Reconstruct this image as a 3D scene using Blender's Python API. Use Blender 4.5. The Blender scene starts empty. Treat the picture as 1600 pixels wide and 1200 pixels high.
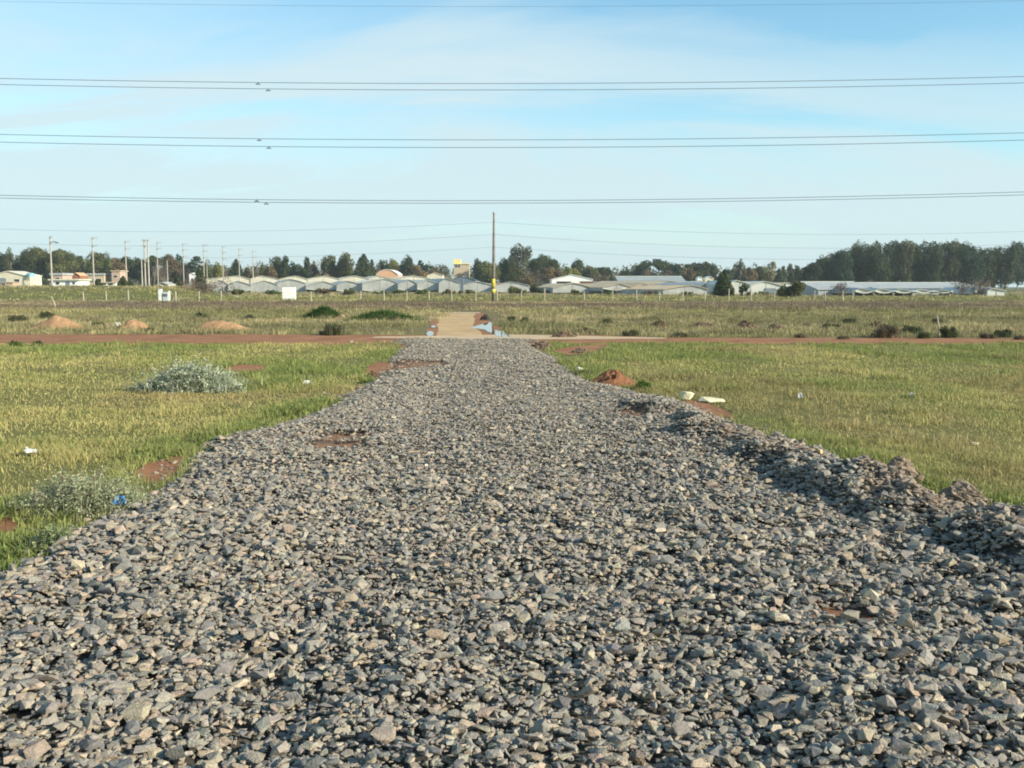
import bpy, bmesh, math, random
import numpy as np
from mathutils import Vector, Matrix

rng = np.random.default_rng(7)
random.seed(7)
scene = bpy.context.scene
COL = scene.collection
R = math.radians

# ------------------------------------------------------------------ camera geometry
F = 1570.0                      # focal length in photograph pixels (1600 wide)
H = 1.7                         # eye height
PITCH = math.atan((600 - 447) / F)

def ray(px, py):
    a, b = (px - 800) / F, -(py - 600) / F
    c, s = math.cos(PITCH), math.sin(PITCH)
    return (a, c + b * s, b * c - s)

def ground(px, py, z=0.0):
    d = ray(px, py)
    t = (z - H) / d[2]
    return (d[0] * t, d[1] * t)

def at(px, py, Y):
    d = ray(px, py)
    t = Y / d[1]
    return (d[0] * t, H + d[2] * t)

def sstep(a, b, x):
    t = np.clip((np.asarray(x, float) - a) / (b - a), 0, 1)
    return t * t * (3 - 2 * t)

# ------------------------------------------------------------------ noise
_TAB = np.random.default_rng(3).random((256, 256))
def vnoise(x, y):
    x = np.asarray(x, float); y = np.asarray(y, float)
    xi = np.floor(x).astype(int); yi = np.floor(y).astype(int)
    fx = x - xi; fy = y - yi
    fx = fx * fx * (3 - 2 * fx); fy = fy * fy * (3 - 2 * fy)
    a = _TAB[xi & 255, yi & 255]; b = _TAB[(xi + 1) & 255, yi & 255]
    c = _TAB[xi & 255, (yi + 1) & 255]; d = _TAB[(xi + 1) & 255, (yi + 1) & 255]
    return (a * (1 - fx) + b * fx) * (1 - fy) + (c * (1 - fx) + d * fx) * fy

def fbm(x, y, o=3, seed=0):
    s = 0; a = 0.5; n = 0
    x = np.asarray(x, float) + seed * 17.31; y = np.asarray(y, float) + seed * 9.77
    for i in range(o):
        s = s + a * vnoise(x, y); n += a
        x = x * 2.03 + 11.3; y = y * 2.03 + 5.7; a *= 0.5
    return s / n

# ------------------------------------------------------------------ object helpers
def link(o, parent=None):
    COL.objects.link(o)
    if parent is not None:
        o.parent = parent
    return o

def tag(o, label=None, cat=None, group=None, kind=None):
    if label: o['label'] = label
    if cat: o['category'] = cat
    if group: o['group'] = group
    if kind: o['kind'] = kind
    return o

def thing(name, label, cat, loc=(0, 0, 0), rz=0.0, group=None):
    o = bpy.data.objects.new(name, None)
    o.empty_display_size = 0.2
    o.location = loc; o.rotation_euler = (0, 0, rz)
    link(o)
    return tag(o, label, cat, group)

def npmesh(name, V, Fs, mat, col=None, parent=None, smooth=False):
    """V (n,3); Fs one array (m,k) or a list of such arrays."""
    me = bpy.data.meshes.new(name)
    V = np.asarray(V, np.float32).reshape(-1, 3)
    if not isinstance(Fs, (list, tuple)): Fs = [Fs]
    Fs = [np.asarray(f, np.int32) for f in Fs if len(f)]
    me.vertices.add(len(V)); me.vertices.foreach_set('co', V.ravel())
    loops = np.concatenate([f.ravel() for f in Fs])
    sizes = np.concatenate([np.full(len(f), f.shape[1], np.int32) for f in Fs])
    starts = np.concatenate([[0], np.cumsum(sizes)[:-1]]).astype(np.int32)
    me.loops.add(len(loops)); me.loops.foreach_set('vertex_index', loops)
    me.polygons.add(len(sizes)); me.polygons.foreach_set('loop_start', starts)
    me.polygons.foreach_set('use_smooth', np.full(len(sizes), bool(smooth)))
    if col is not None:
        c = np.ones((len(V), 4), np.float32); c[:, :3] = col
        a = me.color_attributes.new('col', 'FLOAT_COLOR', 'POINT')
        a.data.foreach_set('color', c.ravel())
    me.update(calc_edges=True)
    me.materials.append(mat)
    o = bpy.data.objects.new(name, me)
    return link(o, parent)

class MB:
    """collects simple solids, links them as one mesh"""
    def __init__(self): self.v = []; self.f = []
    def poly(self, pts, faces):
        n = len(self.v); self.v += [tuple(p) for p in pts]
        self.f += [tuple(i + n for i in f) for f in faces]; return self
    def box(self, x0, x1, y0, y1, z0, z1):
        p = [(x, y, z) for z in (z0, z1) for y in (y0, y1) for x in (x0, x1)]
        return self.poly(p, [(0, 2, 3, 1), (4, 5, 7, 6), (0, 1, 5, 4), (2, 6, 7, 3), (0, 4, 6, 2), (1, 3, 7, 5)])
    def prism(self, prof, y0, y1):
        """profile in x,z extruded along y"""
        n = len(prof)
        p = [(x, y0, z) for x, z in prof] + [(x, y1, z) for x, z in prof]
        f = [tuple(range(n)), tuple(range(2 * n - 1, n - 1, -1))]
        f += [(i, i + n, (i + 1) % n + n, (i + 1) % n) for i in range(n)]
        return self.poly(p, f)
    def tube(self, pts, rad, seg=8):
        pts = [Vector(p) for p in pts]
        if not hasattr(rad, '__len__'): rad = [rad] * len(pts)
        base = len(self.v); up = Vector((0.13, 0.21, 0.97))
        for i, p in enumerate(pts):
            d = (pts[min(i + 1, len(pts) - 1)] - pts[max(i - 1, 0)]).normalized()
            if abs(d.dot(up)) > 0.95: up = Vector((0.97, 0.13, 0.1))
            a = d.cross(up).normalized(); b = d.cross(a).normalized()
            for k in range(seg):
                t = 2 * math.pi * k / seg
                self.v.append(tuple(p + (a * math.cos(t) + b * math.sin(t)) * rad[i]))
        for i in range(len(pts) - 1):
            for k in range(seg):
                k2 = (k + 1) % seg
                self.f.append((base + i * seg + k, base + i * seg + k2, base + (i + 1) * seg + k2, base + (i + 1) * seg + k))
        self.f.append(tuple(base + k for k in range(seg))[::-1])
        e = base + (len(pts) - 1) * seg
        self.f.append(tuple(e + k for k in range(seg)))
        return self
    def build(self, name, mat, parent=None, smooth=False, bevel=0):
        me = bpy.data.meshes.new(name)
        bm = bmesh.new()
        vs = [bm.verts.new(p) for p in self.v]
        for f in self.f:
            try: bm.faces.new([vs[i] for i in f])
            except ValueError: pass
        bmesh.ops.recalc_face_normals(bm, faces=bm.faces)
        if bevel:
            bmesh.ops.bevel(bm, geom=list(bm.edges), offset=bevel, segments=2, affect='EDGES', clamp_overlap=True)
        bm.to_mesh(me); bm.free()
        if smooth: me.polygons.foreach_set('use_smooth', np.ones(len(me.polygons), bool))
        me.materials.append(mat)
        return link(bpy.data.objects.new(name, me), parent)

# ------------------------------------------------------------------ materials
def mat_new(name):
    m = bpy.data.materials.new(name); m.use_nodes = True
    nt = m.node_tree; nt.nodes.clear()
    out = nt.nodes.new('ShaderNodeOutputMaterial')
    return m, nt, out

def N(nt, t, **kw):
    n = nt.nodes.new(t)
    for k, v in kw.items(): setattr(n, k, v)
    return n

def noise_mat(name, c1, c2, scale=3.0, rough=0.85, bump=0.0, bscale=None, detail=5, c3=None, spec=0.3, transl=0.0, obj=True, metal=0):
    """two or three colours mixed by noise in object / world space"""
    m, nt, out = mat_new(name); L = nt.links.new
    tc = N(nt, 'ShaderNodeTexCoord')
    src = tc.outputs['Object']
    if not obj:
        g = N(nt, 'ShaderNodeNewGeometry'); src = g.outputs['Position']
    nz = N(nt, 'ShaderNodeTexNoise'); nz.inputs['Scale'].default_value = scale; nz.inputs['Detail'].default_value = detail
    nz.inputs['Roughness'].default_value = 0.65
    L(src, nz.inputs['Vector'])
    cr = N(nt, 'ShaderNodeValToRGB')
    e = cr.color_ramp.elements
    e[0].position = 0.33; e[0].color = (*c1, 1); e[1].position = 0.67; e[1].color = (*c2, 1)
    if c3 is not None:
        q = e.new(0.5); q.color = (*c3, 1)
    L(nz.outputs['Fac'], cr.inputs['Fac'])
    b = N(nt, 'ShaderNodeBsdfPrincipled')
    b.inputs['Roughness'].default_value = rough
    b.inputs['Specular IOR Level'].default_value = spec
    b.inputs['Metallic'].default_value = metal
    L(cr.outputs['Color'], b.inputs['Base Color'])
    if bump:
        n2 = N(nt, 'ShaderNodeTexNoise'); n2.inputs['Scale'].default_value = bscale or scale * 6; n2.inputs['Detail'].default_value = 6
        L(src, n2.inputs['Vector'])
        bp = N(nt, 'ShaderNodeBump'); bp.inputs['Strength'].default_value = bump; bp.inputs['Distance'].default_value = 0.02
        L(n2.outputs['Fac'], bp.inputs['Height']); L(bp.outputs['Normal'], b.inputs['Normal'])
    sh = b.outputs[0]
    if transl:
        tr = N(nt, 'ShaderNodeBsdfTranslucent'); L(cr.outputs['Color'], tr.inputs['Color'])
        mx = N(nt, 'ShaderNodeMixShader'); mx.inputs[0].default_value = transl
        L(b.outputs[0], mx.inputs[1]); L(tr.outputs[0], mx.inputs[2]); sh = mx.outputs[0]
    L(sh, out.inputs[0])
    return m

def attr_mat(name, rough=0.9, transl=0.0, var=0.0, vscale=60, bump=0.0, bscale=90, spec=0.2, gain=1.0):
    """colour from the mesh's own attribute, with fine procedural speckle"""
    m, nt, out = mat_new(name); L = nt.links.new
    at_ = N(nt, 'ShaderNodeAttribute', attribute_name='col')
    g = N(nt, 'ShaderNodeNewGeometry')
    c = at_.outputs['Color']
    if var:
        nz = N(nt, 'ShaderNodeTexNoise'); nz.inputs['Scale'].default_value = vscale; nz.inputs['Detail'].default_value = 4
        nz.inputs['Roughness'].default_value = 0.7
        L(g.outputs['Position'], nz.inputs['Vector'])
        mr = N(nt, 'ShaderNodeMapRange'); mr.inputs[1].default_value = 0.3; mr.inputs[2].default_value = 0.7
        mr.inputs[3].default_value = (1 - var) * gain; mr.inputs[4].default_value = (1 + var) * gain
        L(nz.outputs['Fac'], mr.inputs[0])
        mu = N(nt, 'ShaderNodeVectorMath', operation='SCALE')
        L(c, mu.inputs[0]); L(mr.outputs[0], mu.inputs['Scale']); c = mu.outputs[0]
    b = N(nt, 'ShaderNodeBsdfPrincipled')
    b.inputs['Roughness'].default_value = rough; b.inputs['Specular IOR Level'].default_value = spec
    L(c, b.inputs['Base Color'])
    if bump:
        n2 = N(nt, 'ShaderNodeTexNoise'); n2.inputs['Scale'].default_value = bscale; n2.inputs['Detail'].default_value = 5
        L(g.outputs['Position'], n2.inputs['Vector'])
        bp = N(nt, 'ShaderNodeBump'); bp.inputs['Strength'].default_value = bump; bp.inputs['Distance'].default_value = 0.01
        L(n2.outputs['Fac'], bp.inputs['Height']); L(bp.outputs['Normal'], b.inputs['Normal'])
    sh = b.outputs[0]
    if transl:
        tr = N(nt, 'ShaderNodeBsdfTranslucent'); L(c, tr.inputs['Color'])
        mx = N(nt, 'ShaderNodeMixShader'); mx.inputs[0].default_value = transl
        L(b.outputs[0], mx.inputs[1]); L(tr.outputs[0], mx.inputs[2]); sh = mx.outputs[0]
    L(sh, out.inputs[0])
    return m

M = {}
M['stone'] = attr_mat('crushed_stone', rough=0.8, var=0.28, vscale=70, bump=0.5, bscale=120, spec=0.25)
M['bed'] = attr_mat('gravel_bed_soil', rough=0.95, var=0.35, vscale=28, bump=0.6, bscale=40)
M['grass'] = attr_mat('grass_blades', rough=0.75, transl=0.3, spec=0.15)
M['leaf'] = attr_mat('leaves', rough=0.8, transl=0.22, spec=0.12)
M['clod'] = attr_mat('earth_clods', rough=0.97, var=0.3, vscale=14, bump=0.8, bscale=25, spec=0.1)
M['bark'] = noise_mat('bark', (0.10, 0.08, 0.06), (0.22, 0.19, 0.15), 4, 0.95)
M['palebark'] = noise_mat('pale_bark', (0.22, 0.20, 0.17), (0.42, 0.39, 0.33), 2, 0.9)
M['twig'] = noise_mat('twigs', (0.13, 0.095, 0.075), (0.20, 0.155, 0.12), 3, 0.95)
M['palewood'] = noise_mat('weathered_wood', (0.36, 0.31, 0.24), (0.52, 0.46, 0.36), 5, 0.9)
M['concrete'] = noise_mat('pole_concrete', (0.34, 0.31, 0.26), (0.46, 0.42, 0.36), 2, 0.9)
M['greywood'] = noise_mat('grey_pole_wood', (0.14, 0.12, 0.10), (0.26, 0.235, 0.20), 3, 0.9)
M['yellow'] = noise_mat('yellow_paint', (0.62, 0.50, 0.06), (0.72, 0.60, 0.10), 6, 0.6)
M['metal'] = noise_mat('dull_metal', (0.16, 0.17, 0.18), (0.24, 0.25, 0.26), 5, 0.5, metal=0.6)
M['wire'] = noise_mat('conductor', (0.05, 0.075, 0.09), (0.07, 0.095, 0.11), 0.3, 0.5)
M['white'] = noise_mat('white_paint', (0.78, 0.78, 0.74), (0.86, 0.86, 0.82), 1.2, 0.6)
M['cream'] = noise_mat('cream_render', (0.56, 0.51, 0.38), (0.70, 0.65, 0.50), 1.0, 0.85)
M['pink'] = noise_mat('pink_brick', (0.44, 0.31, 0.24), (0.54, 0.39, 0.31), 1.5, 0.9)
M['orange'] = noise_mat('orange_render', (0.56, 0.32, 0.19), (0.64, 0.39, 0.24), 0.8, 0.85)
M['yellowwall'] = noise_mat('yellow_render', (0.78, 0.62, 0.22), (0.84, 0.70, 0.30), 0.8, 0.8)
M['tanwall'] = noise_mat('tan_render', (0.46, 0.36, 0.25), (0.56, 0.46, 0.33), 0.8, 0.85)
M['brownwall'] = noise_mat('brown_brick', (0.24, 0.10, 0.06), (0.34, 0.15, 0.09), 1.2, 0.9)
M['greyroof'] = noise_mat('grey_sheet_roof', (0.30, 0.31, 0.31), (0.42, 0.43, 0.42), 0.7, 0.7)
M['glass'] = noise_mat('dark_glass', (0.02, 0.025, 0.03), (0.04, 0.045, 0.05), 1, 0.15, spec=0.5)
M['door'] = noise_mat('blue_grey_door', (0.17, 0.21, 0.24), (0.22, 0.26, 0.29), 1, 0.7)
M['blueplastic'] = noise_mat('blue_plastic', (0.02, 0.08, 0.26), (0.10, 0.28, 0.50), 30, 0.4, spec=0.5)
M['cyan'] = noise_mat('cyan_sheet', (0.20, 0.42, 0.48), (0.26, 0.48, 0.54), 2, 0.5)
M['whiteplastic'] = noise_mat('white_plastic', (0.46, 0.46, 0.43), (0.60, 0.60, 0.57), 12, 0.6)
M['paleyellow'] = noise_mat('pale_yellow_lump', (0.62, 0.56, 0.34), (0.80, 0.75, 0.52), 12, 0.85, bump=0.6, bscale=40)
M['film_roof'] = noise_mat('plastic_film_cream', (0.74, 0.67, 0.52), (0.88, 0.82, 0.67), 0.35, 0.45, transl=0.12, obj=False)
M['film_tan'] = noise_mat('plastic_film_tan', (0.60, 0.46, 0.27), (0.74, 0.58, 0.36), 0.35, 0.5, transl=0.12, obj=False)
M['film_grey'] = noise_mat('plastic_film_grey', (0.40, 0.405, 0.38), (0.58, 0.58, 0.54), 0.5, 0.45, transl=0.12, obj=False)
M['film_pale'] = noise_mat('plastic_film_pale', (0.55, 0.56, 0.50), (0.72, 0.72, 0.64), 0.5, 0.45, transl=0.12, obj=False)
M['film_mid'] = noise_mat('plastic_film_dull', (0.34, 0.355, 0.345), (0.46, 0.475, 0.455), 0.4, 0.6, obj=False)
M['film_blue'] = noise_mat('shade_cloth_blue', (0.09, 0.12, 0.155), (0.15, 0.19, 0.23), 0.5, 0.6, obj=False)
M['film_slate'] = noise_mat('shade_cloth_slate', (0.26, 0.29, 0.28), (0.36, 0.39, 0.37), 0.4, 0.6, obj=False)

def water_mat():
    m, nt, out = mat_new('puddle_water'); L = nt.links.new
    b = N(nt, 'ShaderNodeBsdfPrincipled')
    b.inputs['Base Color'].default_value = (0.10, 0.075, 0.05, 1); b.inputs['Roughness'].default_value = 0.03
    b.inputs['IOR'].default_value = 1.33
    n2 = N(nt, 'ShaderNodeTexNoise'); n2.inputs['Scale'].default_value = 3
    bp = N(nt, 'ShaderNodeBump'); bp.inputs['Strength'].default_value = 0.02; bp.inputs['Distance'].default_value = 0.01
    g = N(nt, 'ShaderNodeNewGeometry'); L(g.outputs['Position'], n2.inputs['Vector'])
    L(n2.outputs['Fac'], bp.inputs['Height']); L(bp.outputs['Normal'], b.inputs['Normal'])
    L(b.outputs[0], out.inputs[0]); return m
M['water'] = water_mat()

# ------------------------------------------------------------------ terrain
def terrain(x, y):
    x = np.asarray(x, float); y = np.asarray(y, float)
    bank = 1.55 * sstep(112, 165, y) * sstep(0, 10, -x - 0.285 * y)
    return bank

_gl = [ground(*p) for p in [(632, 541), (610, 560), (572, 598), (505, 640), (430, 668), (335, 692), (300, 735), (232, 782), (120, 838), (0, 905)]]
_gr = [ground(*p) for p in [(848, 541), (868, 562), (905, 590), (945, 606), (1035, 622), (1120, 652), (1195, 683), (1290, 716), (1385, 765), (1485, 795), (1600, 832)]]
GL = np.array(sorted([(y, x) for x, y in _gl] + [(-6, -3.6), (3.5, -3.3), (31.0, -3.75)]))
GR = np.array(sorted([(y, x) for x, y in _gr] + [(-6, 5.2), (3.5, 4.3), (5.2, 4.0), (31.0, 1.35)]))
def edge_l(y): return np.interp(y, GL[:, 0], GL[:, 1]) + 0.30 * (fbm(np.asarray(y) * 1.3, np.zeros_like(y) + 2.2, 3, 4) - 0.5)
def edge_r(y): return np.interp(y, GR[:, 0], GR[:, 1]) + 0.30 * (fbm(np.asarray(y) * 1.3, np.zeros_like(y) + 8.2, 3, 5) - 0.5)
_rg = np.array(sorted([(y, x) for x, y in [ground(*p) for p in [(985, 655), (1050, 690), (1165, 742), (1250, 790), (1400, 850), (1560, 905)]]] + [(3.0, 3.35), (-6, 4.6), (31, 0.9)]))
def ridge_x(y): return np.interp(y, _rg[:, 0], _rg[:, 1]) + 0.22 * (fbm(np.asarray(y) * 1.1, np.zeros_like(y) + 5, 2, 9) - 0.5)

Y_END = ground(740, 533)[1]
PATCH = [(540, 694, 52, 8, 'red'), (528, 711, 55, 6, 'red'), (610, 577, 60, 10, 'red'), (585, 570, 26, 10, 'red'), (665, 573, 40, 4, 'red'), (1318, 985, 48, 22, 'dark'), (985, 655, 30, 8, 'red'), (880, 540, 60, 10, 'tan'),
         (1130, 612, 18, 5, 'red')]
_P = []
for px, py, rx, ry, k in PATCH:
    x, y = ground(px, py); x2, _ = ground(px + rx, py); _, yb = ground(px, py - ry)
    _P.append((x, y, max(x2 - x, 0.05), max(yb - y, 0.05), k))
def bare(x, y):
    m = np.zeros_like(np.asarray(x, float))
    for cx, cy, rx, ry, k in _P:
        d = ((x - cx) / rx) ** 2 + ((y - cy) / ry) ** 2 + 1.1 * (fbm(x * 5, y * 5, 3, 12) - 0.5)
        m = np.maximum(m, 1 - sstep(0.55, 1.15, d))
    return m
def road_h(x, y):
    x = np.asarray(x, float); y = np.asarray(y, float)
    l = x - edge_l(y); r = edge_r(y) - x
    e = np.minimum(l, r)
    z = 0.11 * sstep(-0.15, 0.55, e)
    s = x - ridge_x(y)
    fade = 1 - sstep(12.0, 15.0, y)
    amp = 0.10 * (0.12 + 1.3 * sstep(0.36, 0.60, fbm(x * 1.5, y * 1.5, 2, 21))) * fade
    z = z + amp * sstep(-0.06, 0.13, s) * sstep(-0.1, 0.5, r) * (1 - 0.75 * sstep(0.2, 1.1, s))
    # second broken bank nearer the right edge and lumps on it
    lump = sstep(0.55, 0.78, fbm(x * 1.5 + 3, y * 1.1, 2, 31)) * sstep(0.1, 0.5, s) * sstep(0, 0.4, r) * fade
    z = z + 0.085 * lump
    # shallow wheel ruts and general unevenness
    z = z - 0.035 * np.exp(-((x + 0.9 + 0.015 * y) / 0.35) ** 2) - 0.035 * np.exp(-((x - 0.75) / 0.35) ** 2)
    z = z + 0.07 * (fbm(x * 1.6, y * 1.6, 3, 41) - 0.5) + (0.075 - 0.045 * sstep(6, 14, y)) * (fbm(x * 5.5, y * 5.5, 2, 43) - 0.5)
    z = z - 0.03 * bare(x, y)
    return z * sstep(-0.2, 0.1, e) - 0.03 * (1 - sstep(-0.2, 0.0, e))

def gxy():
    y = np.concatenate([np.arange(-12, 40, 2.0), np.arange(40, 130, 5.0), np.arange(130, 320, 6.0), np.geomspace(320, 1600, 16)])
    xp = np.concatenate([np.arange(0, 40, 2.5), np.arange(40, 160, 5.0), np.geomspace(160, 1200, 16)])
    x = np.concatenate([-xp[:0:-1], xp])
    return x, y
gx, gy = gxy()
X, Y = np.meshgrid(gx, gy)
V = np.stack([X, Y, terrain(X, Y)], -1).reshape(-1, 3)
nx, ny = len(gx), len(gy)
i = np.arange(nx - 1)[None, :] + nx * np.arange(ny - 1)[:, None]
FQ = np.stack([i, i + 1, i + 1 + nx, i + nx], -1).reshape(-1, 4)

def ground_mat():
    m, nt, out = mat_new('field_earth_and_grass'); L = nt.links.new
    g = N(nt, 'ShaderNodeNewGeometry'); sp = N(nt, 'ShaderNodeSeparateXYZ'); L(g.outputs['Position'], sp.inputs[0])
    big = N(nt, 'ShaderNodeTexNoise'); big.inputs['Scale'].default_value = 0.09; big.inputs['Detail'].default_value = 6
    fine = N(nt, 'ShaderNodeTexNoise'); fine.inputs['Scale'].default_value = 7.0; fine.inputs['Detail'].default_value = 8; fine.inputs['Roughness'].default_value = 0.7
    for n in (big, fine): L(g.outputs['Position'], n.inputs['Vector'])
    # zones of the field by distance from the gravel road, borders wandering with the noise
    ad = N(nt, 'ShaderNodeMath', operation='MULTIPLY_ADD'); ad.inputs[1].default_value = 34.0; ad.inputs[2].default_value = -17.0
    L(big.outputs['Fac'], ad.inputs[0])
    sm = N(nt, 'ShaderNodeMath', operation='ADD'); L(ad.outputs[0], sm.inputs[0]); L(sp.outputs['Y'], sm.inputs[1])
    mr = N(nt, 'ShaderNodeMapRange'); mr.inputs[1].default_value = 0; mr.inputs[2].default_value = 300
    L(sm.outputs[0], mr.inputs[0])
    cr = N(nt, 'ShaderNodeValToRGB'); e = cr.color_ramp.elements
    stops = [(0.0, (0.15, 0.15, 0.05)), (0.11, (0.19, 0.165, 0.075)), (0.17, (0.19, 0.155, 0.085)), (0.24, (0.17, 0.15, 0.075)), (0.29, (0.14, 0.11, 0.075)),
             (0.345, (0.18, 0.145, 0.09)), (0.38, (0.15, 0.155, 0.055)), (0.5, (0.16, 0.15, 0.06)), (0.6, (0.14, 0.14, 0.06)), (1.0, (0.13, 0.13, 0.06))]
    e[0].position, e[0].color = stops[0][0], (*stops[0][1], 1)
    e[1].position, e[1].color = stops[-1][0], (*stops[-1][1], 1)
    for p, c in stops[1:-1]:
        q = e.new(p); q.color = (*c, 1)
    L(mr.outputs[0], cr.inputs['Fac'])
    m2 = N(nt, 'ShaderNodeMapRange'); m2.inputs[1].default_value = 0.3; m2.inputs[2].default_value = 0.7; m2.inputs[3].default_value = 0.6; m2.inputs[4].default_value = 1.35
    L(fine.outputs['Fac'], m2.inputs[0])
    mu = N(nt, 'ShaderNodeVectorMath', operation='SCALE'); L(cr.outputs['Color'], mu.inputs[0]); L(m2.outputs[0], mu.inputs['Scale'])
    b = N(nt, 'ShaderNodeBsdfPrincipled'); b.inputs['Roughness'].default_value = 1.0; b.inputs['Specular IOR Level'].default_value = 0.05
    bp = N(nt, 'ShaderNodeBump'); bp.inputs['Strength'].default_value = 0.5; bp.inputs['Distance'].default_value = 0.05
    L(fine.outputs['Fac'], bp.inputs['Height']); L(bp.outputs['Normal'], b.inputs['Normal'])
    L(mu.outputs[0], b.inputs['Base Color']); L(b.outputs[0], out.inputs[0])
    return m
tag(npmesh('ground', V, FQ, ground_mat(), smooth=True), kind='structure')

# gravel bed under the stones
ys = np.arange(-5, Y_END + 0.01, 0.10); us = np.linspace(-0.03, 1.03, 90)
U, YY = np.meshgrid(us, ys)
XX = edge_l(YY) + U * (edge_r(YY) - edge_l(YY))
ZZ = road_h(XX, YY) - 0.03
bm_ = bare(XX, YY)
kred = np.zeros_like(bm_); kdark = np.zeros_like(bm_)
nn = fbm(XX * 3, YY * 3, 4, 50)
bc = np.array([0.085, 0.075, 0.062])[None, None] * (0.6 + 0.8 * nn[..., None])
redc = np.array([0.22, 0.118, 0.070])[None, None] * (0.7 + 0.6 * nn[..., None])
mk = np.clip(bm_ * 1.3, 0, 1)[..., None]
edge_mk = (1 - sstep(0.0, 0.35, np.minimum(XX - edge_l(YY), edge_r(YY) - XX)))[..., None] * 0.7
bc = bc * (1 - mk) + redc * mk; bc = bc * (1 - edge_mk) + redc * edge_mk
nx, ny = len(us), len(ys)
i = np.arange(nx - 1)[None, :] + nx * np.arange(ny - 1)[:, None]
FQ = np.stack([i, i + 1, i + 1 + nx, i + nx], -1).reshape(-1, 4)
tag(npmesh('gravel_road', np.stack([XX, YY, ZZ], -1), FQ, M['bed'], bc.reshape(-1, 3), smooth=True), kind='structure')

# ------------------------------------------------------------------ crushed stones
def stone_templates(n, npts, seed):
    rs = np.random.default_rng(seed); out = []
    for t in range(n):
        p = rs.normal(size=(npts, 3)); p /= np.linalg.norm(p, axis=1)[:, None]
        p = np.sign(p) * np.abs(p) ** 0.8
        p *= (0.36 + 0.24 * rs.random((npts, 1)))
        p *= np.array([1.0, 0.55 + 0.35 * rs.random(), 0.28 + 0.26 * rs.random()])
        bm = bmesh.new()
        for q in p: bm.verts.new(q)
        bmesh.ops.convex_hull(bm, input=bm.verts)
        for v in [v for v in bm.verts if not v.link_faces]: bm.verts.remove(v)
        bmesh.ops.triangulate(bm, faces=bm.faces)
        bm.verts.index_update()
        out.append((np.array([v.co for v in bm.verts]), np.array([[v.index for v in f.verts] for f in bm.faces])))
        bm.free()
    return out

PAL = np.array([[0.270, 0.258, 0.225], [0.215, 0.212, 0.195], [0.300, 0.278, 0.225], [0.325, 0.285, 0.215], [0.325, 0.270, 0.215], [0.155, 0.158, 0.152], [0.40, 0.365, 0.28], [0.245, 0.25, 0.22]])
PW = np.array([0.24, 0.18, 0.17, 0.12, 0.07, 0.10, 0.04, 0.08])

def rot(yaw, tilt, yaw2):
    c, s = np.cos(yaw), np.sin(yaw); ct, st = np.cos(tilt), np.sin(tilt); c2, s2 = np.cos(yaw2), np.sin(yaw2)
    z = np.zeros_like(c); o = np.ones_like(c)
    A = np.stack([c, -s, z, s, c, z, z, z, o], -1).reshape(-1, 3, 3)
    B = np.stack([o, z, z, z, ct, -st, z, st, ct], -1).reshape(-1, 3, 3)
    C = np.stack([c2, -s2, z, s2, c2, z, z, z, o], -1).reshape(-1, 3, 3)
    return C @ B @ A

def scatter_stones(x, y, z, size, temps, rs, tilt_sd=0.5, tint=None):
    n = len(x); ti = rs.integers(0, len(temps), n)
    Rm = rot(rs.random(n) * 6.283, rs.normal(size=n) * tilt_sd, rs.random(n) * 6.283)
    col = 0.98 * np.array([1.05, 0.99, 0.955]) * PAL[rs.choice(len(PAL), n, p=PW / PW.sum())] * (0.86 + 0.28 * rs.random((n, 1)))
    col = col * (1 + 0.018 * rs.normal(size=(n, 3)))
    if tint is not None: col = col * (1 - tint[:, None]) + tint[:, None] * np.array([0.24, 0.17, 0.12])
    Vs, Fs, Cs = [], [], []; off = 0
    P = np.stack([x, y, z], -1)
    for t, (tv, tf) in enumerate(temps):
        k = np.nonzero(ti == t)[0]
        if not len(k): continue
        v = np.einsum('nij,vj->nvi', Rm[k], tv) * size[k][:, None, None] + P[k][:, None, :]
        Vs.append(v.reshape(-1, 3)); Cs.append(np.repeat(col[k], len(tv), 0))
        Fs.append((tf[None] + (np.arange(len(k)) * len(tv))[:, None, None] + off).reshape(-1, 3))
        off += len(k) * len(tv)
    return np.concatenate(Vs), np.concatenate(Fs), np.concatenate(Cs)

def sample_road(y0, y1, dens, rs):
    area = (y1 - y0) * 9.6
    n = int(area * dens)
    y = y0 + (y1 - y0) * rs.random(n); x = -4.4 + 9.6 * rs.random(n)
    fr = np.abs(x) < 0.56 * np.maximum(y, 0) + 2.2
    l = x - edge_l(y); r = edge_r(y) - x
    keep = fr & (np.minimum(l, r) > -0.12 + 0.3 * (rs.random(n) - 0.5))
    keep &= rs.random(n) > 0.93 * bare(x, y)
    return x[keep], y[keep]

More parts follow.
